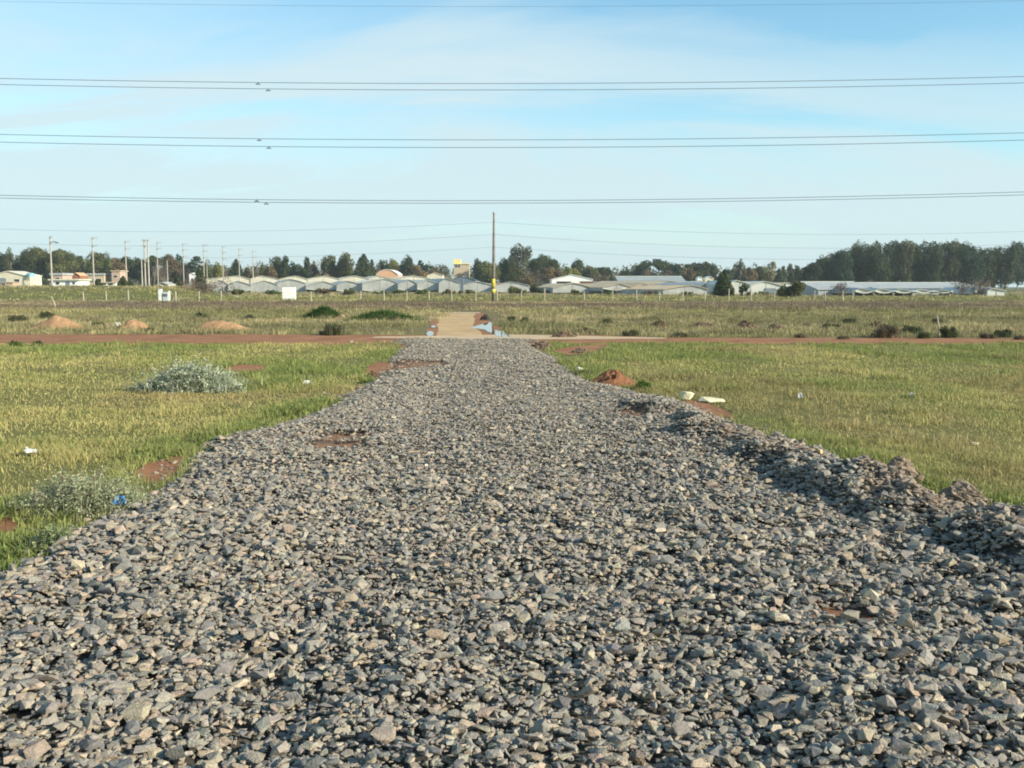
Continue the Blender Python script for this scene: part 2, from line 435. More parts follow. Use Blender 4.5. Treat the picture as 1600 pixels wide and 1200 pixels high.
rs = np.random.default_rng(11)
near_t = stone_templates(60, 13, 1); far_t = stone_templates(40, 9, 2)
Vs, Fs, Cs = [], [], []; off = 0
for (y0, y1, dens, tmp) in [(1.2, 8.5, 2300, near_t), (8.5, 16, 1700, far_t), (16, Y_END - 0.3, 1050, far_t)]:
    x, y = sample_road(y0, y1, dens, rs); n = len(x)
    s = np.exp(rs.normal(size=n) * 0.44) * 0.0355
    side = np.clip(sstep(0.0, 0.6, x - ridge_x(y)), 0, 1)
    rut = np.exp(-((x + 0.1) / 1.3) ** 2)
    s *= (1.0 + 0.25 * side - 0.15 * rut)
    s = np.clip(s, 0.018, 0.105); far_ = sstep(6, 14, y)
    if y0 >= 16: s *= 1.2
    z = road_h(x, y) + s * (-0.25 + (0.70 - 0.30 * far_) * rs.random(n) ** 0.8)
    tint = np.clip(bare(x, y) * 0.7 + 0.5 * (rs.random(n) < 0.10), 0, 0.75) * (0.35 + 0.5 * rs.random(n))
    if y0 < 16:   # strays thrown out into the grass
        m = int(900 * (y1 - y0) / 7); yy_ = y0 + (y1 - y0) * rs.random(m); d_ = 0.02 + rs.exponential(0.22, m); lf = rs.random(m) < .5
        xx_ = np.where(lf, edge_l(yy_) - d_, edge_r(yy_) + d_); ss_ = np.exp(rs.normal(size=m) * .4) * .034
        x = np.concatenate([x, xx_]); y = np.concatenate([y, yy_]); s = np.concatenate([s, ss_]); z = np.concatenate([z, ss_ * .15]); tint = np.concatenate([tint, 0.3 * rs.random(m)]); far_ = np.concatenate([far_, 0 * ss_]); n = len(x)
    bq = sstep(0.05, 0.4, x - ridge_x(y)) * (1 - sstep(12, 15, y)); tint = np.clip(tint + bq * 0.55 * sstep(0.42, 0.62, fbm(x * 2.1, y * 2.1, 3, 55)), 0, 0.8)
    v, f, c = scatter_stones(x, y, z, s, tmp, rs, 0.30 - 0.12 * far_, tint)
    Vs.append(v); Fs.append(f + off); Cs.append(c); off += len(v)
tag(npmesh('gravel', np.concatenate(Vs), np.concatenate(Fs), M['stone'], np.concatenate(Cs)),
    'loose grey and tan crushed stone covering the straight road', 'gravel', kind='stuff')
print('stone tris', sum(len(f) for f in Fs))

# single stones that stand out
def lone_stone(px, py, w_px, colr, label, name='stone', mat=None, flat=0.6, seed=0):
    x, y = ground(px, py); s = w_px * y / F * 1.15
    tv, tf = stone_templates(1, 24, 100 + seed)[0]
    v = tv * s; v[:, 2] *= flat / 0.5
    v[:, 2] -= v[:, 2].min()
    zb = max(float(road_h(x, y)), 0.0)
    o = npmesh(name, v, tf, mat or M['stone'], np.tile(np.array(colr), (len(v), 1)) )
    o.location = (x, y, zb + (0.02 if zb > 0.03 else 0.0)); o.rotation_euler = (0, 0, seed * 1.3)
    return tag(o, label, 'stone')
lone_stone(1279, 752, 17, (0.52, 0.38, 0.20), 'tan yellow stone on the shaded flank of the gravel ridge', seed=1)
lone_stone(1325, 1010, 26, (0.30, 0.26, 0.20), 'larger brownish stone beside the bare dark patch in the gravel', seed=2)
lone_stone(240, 778, 17, (0.42, 0.31, 0.25), 'pinkish stone standing at the gravel edge beside the grey-green weeds', seed=3)
lone_stone(224, 788, 15, (0.44, 0.36, 0.27), 'rounded pale stone between the blue bag and the pinkish stone', seed=4)
lone_stone(905, 581, 11, (0.66, 0.62, 0.44), 'pale cream stone just left of the red earth mound', seed=5)
lone_stone(935, 605, 6, (0.62, 0.56, 0.46), 'small whitish stone at the foot of the red earth mound', seed=6)
lone_stone(1016, 622, 10, (0.55, 0.42, 0.27), 'tan stone below the small leafy green plant', seed=7)
lone_stone(1075, 626, 26, (0, 0, 0), 'bigger pale yellow lump lying at the gravel edge', 'pale_lump', M['paleyellow'], 0.55, 8)
lone_stone(1110, 629, 36, (0, 0, 0), 'flat pale yellow slab lying beside the bigger yellow lump', 'pale_lump', M['paleyellow'], 0.22, 12)
lone_stone(1524, 696, 12, (0.66, 0.58, 0.40), 'small pale pointed stone alone in the grass field', seed=10)
lone_stone(273, 724, 14, (0.5, 0.38, 0.24), 'tan stone on the red soil at the gravel edge', seed=11)

# ------------------------------------------------------------------ dirt roads, soil, water
def strip(name, ctrl, mat, z, nseg=160, nw=10, jitter=0.5, seed=0):
    """sheet between two edges; ctrl = list of (x, y_near, y_far)"""
    c = np.array(ctrl); xs = np.linspace(c[0, 0], c[-1, 0], nseg)
    a = np.interp(xs, c[:, 0], c[:, 1]) + jitter * (fbm(xs * 0.45, xs * 0 + 1, 4, seed) - 0.5)
    b = np.interp(xs, c[:, 0], c[:, 2]) + jitter * (fbm(xs * 0.45, xs * 0 + 7, 4, seed + 1) - 0.5)
    t = np.linspace(0, 1, nw)
    XX = np.repeat(xs[:, None], nw, 1); YY = a[:, None] + (b - a)[:, None] * t
    V = np.stack([XX, YY, np.full_like(XX, z)], -1)
    i = np.arange(nw - 1)[None] + nw * np.arange(nseg - 1)[:, None]
    Fq = np.stack([i, i + nw, i + nw + 1, i + 1], -1).reshape(-1, 4)
    return tag(npmesh(name, V, Fq, mat, smooth=True), kind='structure')
M['reddirt'] = noise_mat('red_dirt', (0.20, 0.085, 0.037), (0.36, 0.17, 0.08), 1.1, 0.98, 0.6, 9, c3=(0.28, 0.125, 0.056), obj=False)
M['sand'] = noise_mat('sandy_track', (0.40, 0.255, 0.125), (0.56, 0.40, 0.21), 0.9, 0.98, 0.5, 7, c3=(0.48, 0.325, 0.165), obj=False)
M['sandpale'] = noise_mat('pale_sand', (0.46, 0.33, 0.20), (0.58, 0.43, 0.27), 0.9, 0.98, 0.4, 7, obj=False)
def gy_(py): return ground(800, py)[1]
strip('dirt_road', [(-70, gy_(537), gy_(522)), (-18, gy_(538), gy_(522.5)), (-9, gy_(540), gy_(522.5)), (-4, gy_(540), gy_(524)), (3, gy_(537), gy_(524)), (5, gy_(538), gy_(528)), (20, gy_(538), gy_(528.5)), (70, gy_(538), gy_(528.5))], M['reddirt'], 0.006, seed=60, nseg=320)
strip('sand_strip', [(-4.6, gy_(528.5), gy_(526.5)), (-2, gy_(529.5), gy_(525)), (0, gy_(531), gy_(523)), (2.5, gy_(530.5), gy_(525.5)), (5.0, gy_(529.6), gy_(528.2))], M['sandpale'], 0.012, seed=63, jitter=0.25)
def track(name, mat, z, rows, seed, jit=0.25):
    """sheet running away from the camera; rows = (py, px_left, px_right)"""
    r = sorted([(ground(px0, py)[1], ground(px0, py)[0], ground(px1, py)[0]) for py, px0, px1 in rows])
    r = np.array(r); yy = np.linspace(r[0, 0], r[-1, 0], 90)
    a = np.interp(yy, r[:, 0], r[:, 1]) + jit * (fbm(yy * .6, yy * 0, 3, seed) - .5)
    b = np.interp(yy, r[:, 0], r[:, 2]) + jit * (fbm(yy * .6, yy * 0, 3, seed + 1) - .5)
    t = np.linspace(0, 1, 8)
    XX = a[:, None] + (b - a)[:, None] * t; YY = np.repeat(yy[:, None], 8, 1)
    i = np.arange(7)[None] + 8 * np.arange(89)[:, None]
    Fq = np.stack([i, i + 1, i + 9, i + 8], -1).reshape(-1, 4)
    return tag(npmesh(name, np.stack([XX, YY, np.full_like(XX, z)], -1), Fq, mat, smooth=True), kind='structure')
track('mud_verge', M['reddirt'], 0.004, [(526, 664, 800), (517, 668, 790), (508, 672, 770), (498, 674, 762), (489, 674, 756)], 70)
track('sand_track', M['sand'], 0.009, [(526, 683, 760), (517, 684, 748), (508, 684, 740), (498, 686, 742), (490, 686, 742)], 72)
strip('sand_bar', [(ground(672, 489)[0], gy_(489.6), gy_(487.8)), (ground(750, 489)[0], gy_(489.8), gy_(488.2))], M['sandpale'], 0.014, seed=75, jitter=0.5, nseg=40)

def blob_sheet(name, pxs, mat, z, seed=0, n=72):
    """flat irregular sheet whose outline is given on the ground"""
    pts = np.array([ground(*p) for p in pxs]); k = len(pts)
    out = []
    for i in range(k):
        a, b = pts[i], pts[(i + 1) % k]
        for t in np.linspace(0, 1, max(2, n // k), endpoint=False):
            out.append(a + (b - a) * t)
    out = np.array(out); c = out.mean(0)
    ext = np.abs(out - c).mean()
    ang = np.arange(len(out)) * 0.9
    f = 1 + 0.16 * (fbm(ang * 0.8, ang * 0 + seed, 2, seed) - 0.5)
    out = c + (out - c) * f[:, None]
    V = np.vstack([[c[0], c[1], z], np.column_stack([out, np.full(len(out), z)])])
    m = len(out)
    Ft = np.array([[0, 1 + i, 1 + (i + 1) % m] for i in range(m)])
    return tag(npmesh(name, V, Ft, mat), kind='structure')
blob_sheet('puddle', [(672, 490.5), (681, 490.5), (682, 494), (684, 496), (681, 497), (680, 501), (674, 499), (671, 495)], M['water'], 0.016, 1)
blob_sheet('puddle', [(673, 510), (678, 508.5), (681, 510), (680, 512), (675, 512.5)], M['water'], 0.016, 2)
blob_sheet('puddle', [(667, 520), (670, 518), (675, 518), (678, 521), (676, 525), (669, 525.5), (666, 523)], M['water'], 0.016, 3)
blob_sheet('puddle', [(735, 513), (748, 508.5), (760, 505), (769, 504), (771, 513), (772, 521), (763, 519.5), (757, 515.5), (746, 514)], M['water'], 0.016, 4)
blob_sheet('puddle', [(769, 521), (774, 516), (778, 517.5), (784, 516), (792, 521), (799, 527), (788, 527.5), (776, 525.5)], M['water'], 0.016, 5)
SOIL = [[(205, 742), (235, 722), (262, 716), (288, 712), (284, 735), (262, 752), (232, 756)],
        [(570, 588), (575, 572), (592, 566), (618, 566), (612, 580), (590, 592)],
        [(1060, 628), (1090, 626), (1130, 640), (1150, 655), (1100, 648)],
        [(345, 578), (372, 570), (420, 572), (410, 580), (370, 583)],
        [(860, 548), (905, 541), (960, 538), (930, 550), (890, 556)],
        [(0, 812), (22, 806), (30, 826), (10, 838), (0, 838)]]
for k, s in enumerate(SOIL): blob_sheet('bare_soil', s, M['reddirt'], 0.005 + 0.002 * k, 20 + k)
def in_soil(x, y):
    m = np.zeros(len(x), bool)
    for s in SOIL:
        p = np.array([ground(*q) for q in s]); ins = np.zeros(len(x), bool); j = len(p) - 1
        for i in range(len(p)):
            cond = ((p[i, 1] > y) != (p[j, 1] > y)) & (x < (p[j, 0] - p[i, 0]) * (y - p[i, 1]) / (p[j, 1] - p[i, 1] + 1e-9) + p[i, 0])
            ins ^= cond; j = i
        m |= ins
    return m

# ------------------------------------------------------------------ grass and weeds
def blades(P, h, w, rs, lean=0.5, col=None, curl=0.6):
    n = len(P); a = rs.random(n) * 6.283
    d = np.stack([np.cos(a), np.sin(a), np.zeros(n)], -1)
    b = a + 1.57 + rs.normal(size=n) * 0.9
    s = np.stack([np.cos(b), np.sin(b), np.zeros(n)], -1) * (w / 2)[:, None]
    l = (np.abs(rs.normal(size=n)) * lean)
    up = np.array([0, 0, 1.0])
    mid = P + (d * (l * 0.35)[:, None] + up * 0.55) * h[:, None]
    tip = P + (d * (l * (0.8 + curl * rs.random(n)))[:, None] + up * (1.0 - 0.35 * np.clip(l, 0, 1))[:, None]) * h[:, None]
    Vv = np.stack([P - s, P + s, mid - s * 0.75, mid + s * 0.75, tip], 1).reshape(-1, 3)
    o = (np.arange(n) * 5)[:, None]
    Fq = np.concatenate([o + [[0, 1, 3]], o + [[0, 3, 2]], o + [[2, 3, 4]]])
    return Vv, Fq, np.repeat(col, 5, 0)

def frustum(y0, y1, n, rs, k=0.57, m=4.0):
    u = rs.random(n); y = np.sqrt(y0 * y0 + u * (y1 * y1 - y0 * y0))
    return (rs.random(n) * 2 - 1) * (k * y + m), y

def mixc(a, b, t): return np.asarray(a)[None] * (1 - t[:, None]) + np.asarray(b)[None] * t[:, None]

rs = np.random.default_rng(21)
def field_cols(x, y, rs):
    """patches of fresh and dry grass"""
    p = fbm(x * 0.30, y * 0.16, 4, 80); q = fbm(x * 1.1, y * 0.8, 3, 81)
    g = sstep(0.42, 0.62, 0.65 * p + 0.35 * q + 0.10 * rs.normal(size=len(x)))
    # lusher along the gravel edges
    e = np.minimum(np.abs(x - edge_l(y)), np.abs(x - edge_r(y)))
    g = np.clip(g + 0.75 * (1 - sstep(0.2, 1.3, e)) * (vnoise(x * .5 + 9, y * .45) > 0.38), 0, 1)
    c = mixc((0.49, 0.425, 0.175), (0.235, 0.275, 0.085), g)
    br = sstep(0.58, 0.72, fbm(x * 0.5 + 40, y * 0.35, 3, 83))
    c = c * (1 - 0.5 * br[:, None]) + 0.5 * br[:, None] * np.array([0.38, 0.28, 0.15])
    return c * (0.7 + 0.6 * rs.random((len(x), 1))), g
def on_field(x, y, margin=0.02):
    j = 0.22 * (fbm(x * 3, y * 3, 2, 90) - 0.5)
    return ((x < edge_l(y) + margin + j) | (x > edge_r(y) - margin + j)) & (~in_soil(x, y))
Vs, Fs, Cs = [], [], []; off = 0
for (y0, y1, n, hw, ww, hh) in [(4.5, 11, 210000, 0.0, 0.0055, 0.06), (11, 18, 235000, 0, 0.008, 0.06), (18, gy_(537.5), 260000, 0, 0.012, 0.065)]:
    x, y = frustum(y0, y1, n, rs); k = on_field(x, y)
    thin = fbm(x * 0.9, y * 0.7, 3, 88); k &= rs.random(n) < sstep(0.28, 0.56, thin) * 0.75 + 0.25
    x, y = x[k], y[k]
    c, g = field_cols(x, y, rs)
    tuft = sstep(0.45, 0.75, fbm(x * 1.6, y * 1.6, 3, 85))
    tall = (fbm(x * 2.3 + 50, y * 2.3, 2, 86) > 0.70)
    h = hh * (0.5 + 0.9 * rs.random(len(x))) * 0.88 * (0.65 + 1.2 * tuft + 0.9 * tall) * (0.85 + 0.5 * g)
    v, f, cc = blades(np.stack([x, y, np.zeros_like(x)], -1), h, ww * (0.6 + 0.8 * rs.random(len(x))), rs, 1.05, c)
    Vs.append(v); Fs.append(f + off); Cs.append(cc); off += len(v)
tag(npmesh('grass', np.concatenate(Vs), np.concatenate(Fs), M['grass'], np.concatenate(Cs)), 'short yellow-green grass on both sides of the gravel road', 'grass', kind='stuff')

def far_cols(x, y, rs):
    p = fbm(x * 0.06, y * 0.12, 4, 100); q = fbm(x * 0.3, y * 0.5, 3, 101)
    t = sstep(0.40, 0.62, 0.6 * p + 0.4 * q)
    c = mixc((0.46, 0.38, 0.205), (0.255, 0.24, 0.11), t)
    scrub = sstep(0.56, 0.70, fbm(x * 0.45 + 7, y * 0.6, 3, 107)); c = c * (1 - 0.45 * scrub[:, None]) + 0.45 * scrub[:, None] * np.array([0.125, 0.12, 0.07])
    brown = np.exp(-((y - 92) / 15) ** 2) * 0.95 * sstep(0.25, 0.5, p) + np.exp(-((y - 72) / 7) ** 2) * 0.5 * sstep(0.35, 0.6, q)
    c = c * (1 - brown[:, None]) + brown[:, None] * np.array([0.21, 0.155, 0.115])
    gr = np.exp(-((y - 135) / 16) ** 2) * 0.8 + np.exp(-((y - 66) / 6) ** 2) * 0.35
    c = c * (1 - gr[:, None]) + gr[:, None] * np.array([0.29, 0.29, 0.09])
    return c * (0.65 + 0.7 * rs.random((len(x), 1)))
Vs, Fs, Cs = [], [], []; off = 0
XT0, XT1 = ground(668, 508)[0], ground(775, 508)[0]
for (y0, y1, n, nb, hh, ww) in [(gy_(528), 62, 17000, 14, 0.15, 0.020), (62, 110, 20000, 11, 0.18, 0.034), (110, 290, 20000, 9, 0.24, 0.09)]:
    x, y = frustum(y0, y1, n, rs)
    k = ~((y < 65) & (x > XT0 - 0.1 - 0.0 * y) & (x < XT1 + 0.15 + np.clip((40 - y) * 0.09, 0, 0.6)))
    k &= ~((y < gy_(523.5)) & (x < 4.5)); x, y = x[k], y[k]
    den = fbm(x * 0.25, y * 0.25, 3, 105); k = rs.random(len(x)) < sstep(0.25, 0.6, den) * 0.8 + 0.2; x, y = x[k], y[k]
    cc = far_cols(x, y, rs)
    sz = (0.5 + 1.1 * rs.random(len(x))) * (0.6 + 0.9 * den[k])
    x = np.repeat(x, nb) + rs.normal(size=len(x) * nb) * 0.10 * (1 + y0 / 60); y = np.repeat(y, nb) + rs.normal(size=len(y) * nb) * 0.12
    sz = np.repeat(sz, nb); cc = np.repeat(cc, nb, 0) * (0.8 + 0.4 * rs.random((len(x), 1)))
    h = hh * sz * (0.5 + 0.7 * rs.random(len(x))) * (1 + 0.45 * sstep(0.56, 0.70, fbm(x * 0.45 + 7, y * 0.6, 3, 107)))
    v, f, c3 = blades(np.stack([x, y, terrain(x, y) - 0.01], -1), h, ww * (0.6 + 0.8 * rs.random(len(x))), rs, 0.9, cc)
    Vs.append(v); Fs.append(f + off); Cs.append(c3); off += len(v)
tag(npmesh('weeds', np.concatenate(Vs), np.concatenate(Fs), M['grass'], np.concatenate(Cs)), 'dry brownish weeds and grass tussocks on the field beyond the red dirt road', 'weeds', kind='stuff')

# taller green weeds fringing the gravel
def fringe(name, spots, label):
    Vs, Fs, Cs = [], [], []; off = 0
    for (px, py, wpx, n, h, c0, c1) in spots:
        cx, cy = ground(px, py); sx = wpx * cy / F
        nn_ = n
        x = cx + rs.normal(size=nn_) * sx * 0.45; y = cy + rs.normal(size=nn_) * sx * 0.6
        t = rs.random(nn_); c = mixc(c0, c1, t) * (0.7 + 0.6 * rs.random((nn_, 1)))
        v, f, cc = blades(np.stack([x, y, np.zeros_like(x)], -1), h * 0.72 * (0.35 + 0.8 * rs.random(nn_)), 0.010 * (0.6 + rs.random(nn_)) * (1 + cy / 20), rs, 0.75, c)
        Vs.append(v); Fs.append(f + off); Cs.append(cc); off += len(v)
    return tag(npmesh(name, np.concatenate(Vs), np.concatenate(Fs), M['grass'], np.concatenate(Cs)), label, 'weeds', kind='stuff')
G0, G1 = (0.12, 0.18, 0.045), (0.28, 0.29, 0.10)
fringe('green_weeds', [(30, 880, 70, 700, 0.13, G0, G1), (0, 860, 60, 600, 0.15, G0, G1), (20, 800, 60, 500, 0.17, G0, (0.22, .25, .09)), (95, 805, 60, 400, 0.10, G0, G1), (90, 850, 40, 400, .12, G0, G1),
                       (455, 645, 60, 700, 0.16, G0, G1), (500, 632, 40, 500, 0.15, G0, G1), (400, 668, 40, 300, 0.12, G0, G1), (330, 690, 40, 300, .12, G0, G1), (240, 712, 60, 500, .10, G0, G1),
                       (410, 605, 60, 500, 0.2, G0, G1), (450, 600, 50, 400, 0.2, G0, G1), (600, 590, 30, 250, 0.12, G0, G1), (575, 600, 14, 160, .2, G0, G1),
                       (1390, 772, 20, 150, .1, G0, G1), (1460, 765, 40, 300, .13, G0, G1), (1540, 790, 50, 500, .14, G0, G1), (1590, 800, 40, 400, .16, G0, G1), (1320, 715, 50, 400, .14, G0, G1), (1230, 690, 40, 300, .12, G0, G1),
                       (905, 585, 30, 300, .16, (.10, .11, .05), (.15, .16, .07)), (1020, 606, 20, 120, .1, G0, G1)],
       'lush green weeds fringing the edges of the gravel road')

# ------------------------------------------------------------------ foliage makers
def leaf_quads(C, Nrm, size, rs, col):
    """small irregular leaf faces at C, roughly facing Nrm"""
    n = len(C)
    Nrm = Nrm + rs.normal(size=(n, 3)) * 0.55
    Nrm /= np.linalg.norm(Nrm, axis=1)[:, None] + 1e-9
    t = rs.normal(size=(n, 3)); u = np.cross(Nrm, t); u /= np.linalg.norm(u, axis=1)[:, None] + 1e-9
    w = np.cross(Nrm, u)
    su = (size * (0.5 + 0.8 * rs.random(n)))[:, None]; sw = (size * (0.35 + 0.5 * rs.random(n)))[:, None]
    V = np.stack([C - u * su, C - w * sw * (0.6 + 0.8 * rs.random((n, 1))), C + u * su * (0.6 + 0.6 * rs.random((n, 1))), C + w * sw], 1).reshape(-1, 3)
    o = (np.arange(n) * 4)[:, None]
    return V, o + np.array([[0, 1, 2, 3]]), np.repeat(col, 4, 0)

def clump_cloud(centres, radii, per, leaf, rs, base, var=0.25, flat=1.0):
    Cs, Ns, Ks = [], [], []
    for (c, r) in zip(centres, radii):
        n = max(14, min(900, int(per * r * r / (leaf * leaf))))
        d = rs.normal(size=(n, 3)); d /= np.linalg.norm(d, axis=1)[:, None]
        rad = r * (0.72 + 0.38 * rs.random(n)) * (1 + 0.25 * np.sin(d[:, 0] * 4 + c[0]) * np.cos(d[:, 2] * 3 + c[1]))
        p = d * rad[:, None]; p[:, 2] *= flat
        Cs.append(p + np.asarray(c)); Ns.append(d + np.array([0, 0, 0.15]))
        k = np.asarray(base)[None] * (1 + var * rs.normal()) * (0.75 + 0.5 * rs.random((n, 1)))
        Ks.append(np.clip(k, 0.008, 1))
    return leaf_quads(np.concatenate(Cs), np.concatenate(Ns), leaf, rs, np.concatenate(Ks))

TREECOL = {'dk': (0.040, 0.055, 0.028), 'ol': (0.075, 0.085, 0.038), 'br': (0.115, 0.090, 0.055), 'bl': (0.036, 0.062, 0.045), 'gr': (0.065, 0.095, 0.032),
           'yg': (0.13, 0.135, 0.045), 'eu': (0.062, 0.072, 0.042), 'pale': (0.16, 0.15, 0.10)}
COLWORD = {'dk': 'dark green', 'ol': 'olive green', 'br': 'brownish', 'bl': 'bluish green', 'gr': 'fresh green', 'yg': 'yellow-green', 'eu': 'grey-green', 'pale': 'pale'}

def twig_fan(h, w, rs, n=120, rad=0.05, droop=0.0):
    """leafless branching: ribbons of real width, crossing in many directions"""
    mb_v, mb_f = [], []
    def seg(a, b, r0, r1):
        d = b - a; s = np.cross(d, rs.normal(size=3)); s /= np.linalg.norm(s) + 1e-9
        s2 = np.cross(d / (np.linalg.norm(d) + 1e-9), s)
        k = len(mb_v)
        for q, r in ((a, r0), (b, r1)):
            for t in range(3):
                an = t * 2.094
                mb_v.append(q + (s * math.cos(an) + s2 * math.sin(an)) * r)
        for t in range(3):
            mb_f.append((k + t, k + (t + 1) % 3, k + 3 + (t + 1) % 3, k + 3 + t))
    main = max(5, n // 9)
    for i in range(main):
        a = np.array([rs.normal() * w * 0.12, rs.normal() * w * 0.12, 0.0])
        an = rs.random() * 6.283; sp = w * (0.15 + 0.85 * rs.random() ** 0.7)
        top = np.array([math.cos(an) * sp, math.sin(an) * sp, h * (0.65 + 0.35 * rs.random()) * (1 - 0.35 * (sp / w) ** 2)])
        mid = a * 0.5 + top * 0.5 + np.array([0, 0, h * 0.10])
        seg(a, mid, rad, rad * 0.7); seg(mid, top, rad * 0.7, rad * 0.3)
        for j in range(8):
            t = 0.3 + 0.65 * rs.random(); p = mid + (top - mid) * (t * 2 - 1) if t > 0.5 else a + (mid - a) * t * 2
            e = p + np.array([rs.normal() * w * 0.22, rs.normal() * w * 0.22, h * (0.06 + 0.16 * rs.random())])
            seg(p, e, rad * 0.5, rad * 0.25)
    return np.array(mb_v), np.array(mb_f)

TREES = []      # (label key, px, object) for labelling afterwards
def tree(px, top, hw, D, kind, ck='dk', seed=None, base_py=None):
    seed = seed if seed is not None else int(px * 7 + top * 3 + hw)
    rs = np.random.default_rng(seed)
    x, ztop = at(px, top, D); zb = float(terrain(x, D)); h = ztop - zb; w = hw * D / F
    t = thing({'round': 'tree', 'euc': 'eucalyptus_tree', 'conifer': 'conifer_tree', 'umbrella': 'umbrella_pine', 'poplar': 'poplar_tree', 'bare': 'bare_tree', 'shrub': 'shrub'}[kind], '', '', (x, D, zb))
    leaf = max(0.16, D / F * 1.25 * (1.0 if h > 4 else 0.8))
    base = np.array(TREECOL[ck]) * np.array([1.12, 1.05, 0.82]) * (1.05 + 0.4 * rs.random())
    w *= 1.25; ar = float(np.clip(h / (2.3 * w), 0.85, 1.6))
    cs, rr = [], []; th = h * 0.5; tr = max(0.06, h * 0.018); flat = 0.85
    if kind == 'round':
        cz, rz = h * 0.55, h * 0.44; th = h * 0.55; flat = ar
        for i in range(18):
            d = rs.normal(size=3); d /= np.linalg.norm(d); d[2] = d[2] * 0.75 + 0.25
            cs.append((d[0] * w * 0.66, d[1] * w * 0.66, cz + d[2] * rz * 0.72)); rr.append(w * (0.26 + 0.20 * rs.random()))
        cs.append((0, 0, h - w * 0.38 * ar)); rr.append(w * 0.36)
        cs.append((0, 0, cz)); rr.append(w * 0.62)
    elif kind == 'euc':
        th = h * 0.9; tr = h * 0.013
        for i in range(24):
            z = h * (0.16 + 0.76 * rs.random()); a = rs.random() * 6.283
            k = w * (0.25 + 0.6 * rs.random()) * (1.05 - 0.45 * abs(z / h - 0.62))
            cs.append((math.cos(a) * k, math.sin(a) * k, z)); rr.append(w * (0.26 + 0.24 * rs.random()))
        cs.append((0, 0, h - w * 0.35)); rr.append(w * 0.34)
        flat = min(ar, 1.35)
    elif kind == 'conifer':
        th = h * 0.8
        flat = min(ar, 1.5)
        for i in range(34):
            u = i / 33.0; z = h * (0.10 + 0.84 * u); k = w * (1 - u) ** 0.75 * 0.72; a = i * 2.4 + rs.random()
            cs.append((math.cos(a) * k, math.sin(a) * k, z)); rr.append(w * (0.14 + 0.34 * (1 - u)))
        cs.append((0, 0, h * 0.4)); rr.append(w * 0.5)
    elif kind == 'umbrella':
        th = h * 0.72; tr = h * 0.022
        for i in range(18):
            a = rs.random() * 6.283; k = w * math.sqrt(rs.random()) * 0.85
            z = h * 0.97 - 0.30 * h * (k / w) ** 2 - w * 0.22 - 0.1 * h * rs.random()
            cs.append((math.cos(a) * k, math.sin(a) * k, z)); rr.append(w * (0.20 + 0.14 * rs.random()))
        flat = 0.62
    elif kind == 'poplar':
        th = h * 0.5
        for i in range(16):
            u = i / 15.0; z = h * (0.14 + 0.80 * u); a = rs.random() * 6.283; k = w * 0.42 * math.sin(math.pi * min(1, 0.22 + 0.74 * u))
            cs.append((math.cos(a) * k, math.sin(a) * k, z)); rr.append(w * (0.42 + 0.22 * rs.random()) * (0.55 + 0.6 * math.sin(math.pi * (0.15 + 0.75 * u))))
        flat = 1.2
    elif kind == 'shrub':
        th = h * 0.3; tr = 0.03
        for i in range(14):
            a = rs.random() * 6.283; k = w * rs.random() ** 0.6 * 0.75; z = h * (0.12 + 0.70 * rs.random() * (1 - 0.5 * (k / w) ** 2))
            cs.append((math.cos(a) * k, math.sin(a) * k * 0.8, z)); rr.append(min(w, h) * (0.20 + 0.20 * rs.random()))
    if kind == 'bare':
        v, f = twig_fan(h, w, rs, 150, max(0.03, D / F * 0.22))
        npmesh('branches', v, f, M['twig'], parent=t)
        v, f, c = clump_cloud([(rs.normal() * w * 0.4, rs.normal() * w * 0.4, h * (0.35 + 0.5 * rs.random())) for i in range(6)], [w * 0.34] * 6, 2.2, leaf * 0.7, rs, (0.15, 0.115, 0.085))
        npmesh('crown', v, f, M['leaf'], c, t)
        MB().tube([(0, 0, -0.1), (0, 0, h * 0.4)], [tr * 0.7, tr * 0.4], 6).build('trunk', M['bark'], t)
    else:
        v, f, c = clump_cloud(cs, rr, 11.0 if kind != 'euc' else 10.0, leaf * 1.12, rs, base, 0.20, flat)
        npmesh('crown', v, f, M['leaf'], c, t)
        mb = MB(); lean = (rs.normal() * 0.03 * h, rs.normal() * 0.03 * h)
        mb.tube([(0, 0, -0.2), (lean[0] * .5, lean[1] * .5, th * 0.5), (lean[0], lean[1], th)], [tr, tr * 0.75, tr * 0.35], 7)
        order = np.argsort([c_[2] for c_ in cs])[:5] if kind in ('conifer', 'shrub') else range(0, min(len(cs), 7))
        if kind != 'conifer':
            for k in order:
                c_ = np.array(cs[int(k)]); u = min(0.9, max(0.35, c_[2] / max(th, .1) * 0.6)); p = np.array([lean[0] * u, lean[1] * u, th * u])
                mb.tube([p, p * 0.5 + c_ * 0.5 + np.array([0, 0, 0.04 * h]), c_], [tr * 0.5, tr * 0.3, tr * 0.15], 5)
        mb.build('trunk', M['palebark'] if kind in ('euc',) else M['bark'], t)
    TREES.append((kind, ck, px, hw, h, t))
    return t

